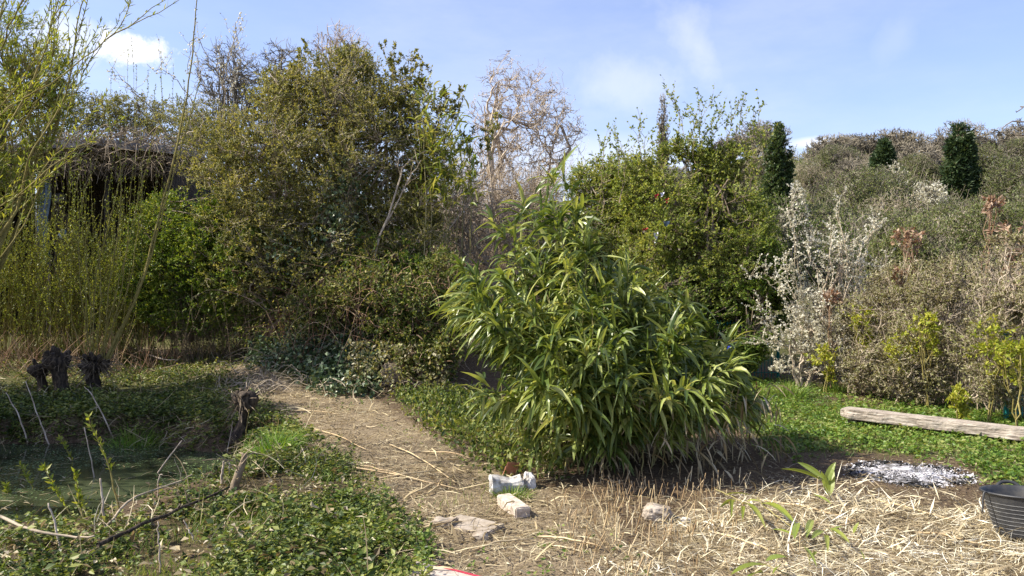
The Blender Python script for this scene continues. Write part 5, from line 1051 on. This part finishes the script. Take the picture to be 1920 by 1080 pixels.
# ------------------------------------------------------------------ fence glimpses, bag and ribbons
for x0_, x1_, Y, lab in [(1890, 2080, 9.3, 'teal wire mesh fence panel behind the brambles at the right edge'), (1300, 1460, 13.0, 'teal wire mesh fence panel in the shade under the hawthorn')]:
    xa, xb = at(x0_, 0, Y)[0], at(x1_, 0, Y)[0]; zt, z0 = .95, gz([xa], [Y])[0]; root = thing('mesh_fence', lab, 'fence', ((xa + xb) / 2, Y, z0)); mb = MB()
    for x in np.arange(xa, xb, .055): mb.tubes(np.array([[x, Y, z0], [x, Y, z0 + zt / 2], [x, Y, z0 + zt]]), [[.006] * 3], 4)
    for z in np.arange(z0 + .1, z0 + zt + .01, .2): mb.tubes(np.array([[xa, Y - .012, z], [(xa + xb) / 2, Y - .012, z], [xb, Y - .012, z]]), [[.006] * 3], 4)
    mb.build('mesh_panel', M['teal'], root)
    for x in (xa, xb): MB().tubes(np.array([[x, Y + .035, z0 - .1], [x, Y + .035, z0 + .6], [x, Y + .035, z0 + zt + .08]]), [[.026] * 3], 8, caps=True).build('post', M['teal'], root)
rock('blue_bag', 'crumpled bright blue plastic bag under the hawthorn hedge', at(1368, 655, 12.0), (.03, .03, .055), 'bluebag', 4.4, 'bag', 4)
for px_, py_, Y, mt_, w2, h2, lab in [(1231, 364, 13.0, 'redcloth', .03, .07, 'upper red ribbon tied in the hawthorn twigs'), (1251, 372, 13.0, 'redcloth', .03, .07, 'red ribbon right of the upper one in the hawthorn'), (1210, 428, 13.0, 'redcloth', .05, .03, 'lower red scrap of cloth in the hawthorn'), (1242, 361, 12.95, 'whitecloth', .03, .06, 'white rag between the two red ribbons'), (1230, 436, 12.95, 'whitecloth', .035, .16, 'long whitish rag hanging low in the hawthorn'), (1250, 415, 12.95, 'tarp', .05, .1, 'blue grey rag hanging in the middle of the hawthorn')]:
    q = at(px_, py_, Y); u = np.linspace(-1, 1, 6); v = np.linspace(0, 1, 9); UU, VV = np.meshgrid(u, v)
    Gr = np.stack([q[0] + UU * w2 * (1 - .4 * VV), q[1] + .015 * np.sin(UU * 3 + VV * 5), q[2] - VV * h2 + .01 * UU], -1)
    tag(MB().grid(Gr).grid(Gr + [0, .004, 0]).build('ribbon', M[mt_], smooth=True), lab, 'ribbon', 'rags tied in the hawthorn')
# dry stems lying and standing among the nettles
P, D = lay(scatter(GREENL, 2600, (-4.5, .3, 3.8, 8.5), 40, xyz_noise((1.2, .35, .6), 8)), .05, .9)
tag(MB().strips(P, D, U(.08, .35, len(P)), U(.002, .006, len(P)), tilt=.5).build('dry_stem_litter', M['straw']), 'dry broken stems scattered through the nettles on the near bank', 'litter', kind='stuff')
P, D = lay(scatter([(-200, 640), (240, 655), (430, 690), (520, 770), (440, 760), (250, 740), (-200, 740)], 5000, (-9, -1.8, 9, 15), 25), .03, .5)
tag(MB().strips(P, D, U(.06, .3, len(P)), U(.003, .008, len(P)), tilt=.5).build('bank_straw', M['straw']), 'dry straw and stalks on the far bank round the stumps', 'straw', kind='stuff')

# broader leaved docks and taller nettles standing out of the low weeds
P = scatter(GREENL, 420, (-4.3, .1, 3.9, 8.2), 30, xyz_noise((.9, .4, .6), 12))
leafy(P, .22, (.06, .036), 12, 'nettle', 'tall_nettles', 'taller clumps of nettle and dock among the near bank weeds', 'nettles')
P = scatter(GREENL, 2600, (-4.5, .2, 3.8, 8.5), 35); P[:, 2] += U(.02, .13, len(P)); D = rdir(len(P)) * [1, 1, .4]
tag(MB().leaves(P, D, U(.03, .08, len(P)), U(.015, .04, len(P)), up=1.5, fold=.3).build('withered_litter', M['deadleaf']), 'withered tan leaves caught among the near bank weeds', 'litter', kind='stuff')
# dead stems trailing over the ivy bank and its rocks
mb = MB()
for i in range(420):
    x = U(-4.2, -.7); y = U(11.0, 12.6); s_ = np.array([x, y, gz([x], [y])[0] + U(.02, .12)]); d = rdir(1)[0] * [1, .5, .25]; ln = U(.15, .8); mb.tubes(polyline([s_, s_ + d * ln * .5 + [0, 0, U(0, .12)], s_ + d * ln + [0, -.05, -.05]], 6, .01), np.linspace(.006, .003, 6), 3)
tag(mb.build('dead_trailing_stems', M['bark_pale']), 'dead pale stems trailing over the ivy bank', 'dead stems', kind='stuff')
P = np.concatenate([np.stack([U(-2.3, -.9, 2600), U(10.95, 11.5, 2600), U(.02, .75, 2600)], -1)]); k = fbm(P, 3.0) > .48; P = P[k]; D = rdir(len(P)) * [1, .5, 1] + [0, -.3, -.4]
tag(MB().leaves(P, D, U(.03, .08, len(P)), U(.02, .05, len(P)), up=.5).build('rock_creeper', M['mixleaf']), 'mixed ivy and dead leaves hanging over the bank rocks', 'creeper', kind='stuff')
# fine debris and small weeds that break the edges of the path
P = scatter(PATH, 5000, (-6, 1.4, 4, 15), 60, xyz_noise((.8, .48, .62), 21)); leafy(P, .05, (.03, .018), 4, 'grass', 'path_weeds', 'small weeds scattered over the straw path', 'weeds')
P, D = lay(scatter(PATH, 30000, (-6, 1.6, 4, 14), 50, xyz_noise((1.3, .3, .6), 31)), .008, .3)
tag(MB().leaves(P, D, U(.01, .045, len(P)), U(.004, .014, len(P)), up=1.5, fold=.3).build('path_debris', M['deadleaf']), 'brown leaf crumbs and bark chips on the path', 'litter', kind='stuff')

# brown leaves mixed into the bleached litter
P, D = lay(scatter(STRAWR, 7000, (0, 6.5, 3.6, 7.2), 40, xyz_noise((1.4, .3, .6), 41)), .014, .3)
tag(MB().strips(P, D, U(.03, .16, len(P)), U(.003, .010, len(P)), curl=.3, tilt=.6).build('brown_litter', M['deadleaf']), 'brown dead leaves mixed into the bleached litter', 'litter', kind='stuff')
# weeds and dead growth hanging on the steep far bank of the pond
n_ = 30000; x = U(-8.5, -2.0, n_); y = U(7.4, 10.2, n_); d = poly_sd(POND, x, y); k = (np.abs(d + .12) < .5) & (rng.random(n_) < .55); P = np.stack([x, y, gz(x, y)], -1)[k]; P = P[P[:, 2] > WATER_Z]
leafy(P[::2], .12, (.045, .028), 6, 'nettle', 'bank_weeds', 'weeds hanging on the steep far bank of the pond', 'weeds')
P, D = lay(P[1::2], .03, .5); tag(MB().strips(P, D + [0, -.5, -.5], U(.05, .35, len(P)), U(.003, .008, len(P)), tilt=.6).build('bank_dead_growth', M['deadleaf']), 'dead stems hanging down the far bank of the pond', 'litter', kind='stuff')
x = U(-8, -2.3, 900); y = U(4.9, 9.3, 900); P = np.stack([x, y, np.full(900, WATER_Z + .006)], -1)[(gz(x, y) < WATER_Z) & (rng.random(900) < .6)]; D = rdir(len(P)) * [1, 1, .02]
tag(MB().strips(P, D, U(.03, .25, len(P)), U(.004, .014, len(P)), tilt=.1).build('floating_debris', M['deadleaf']), 'dead leaves and stems floating on the pond', 'litter', kind='stuff')
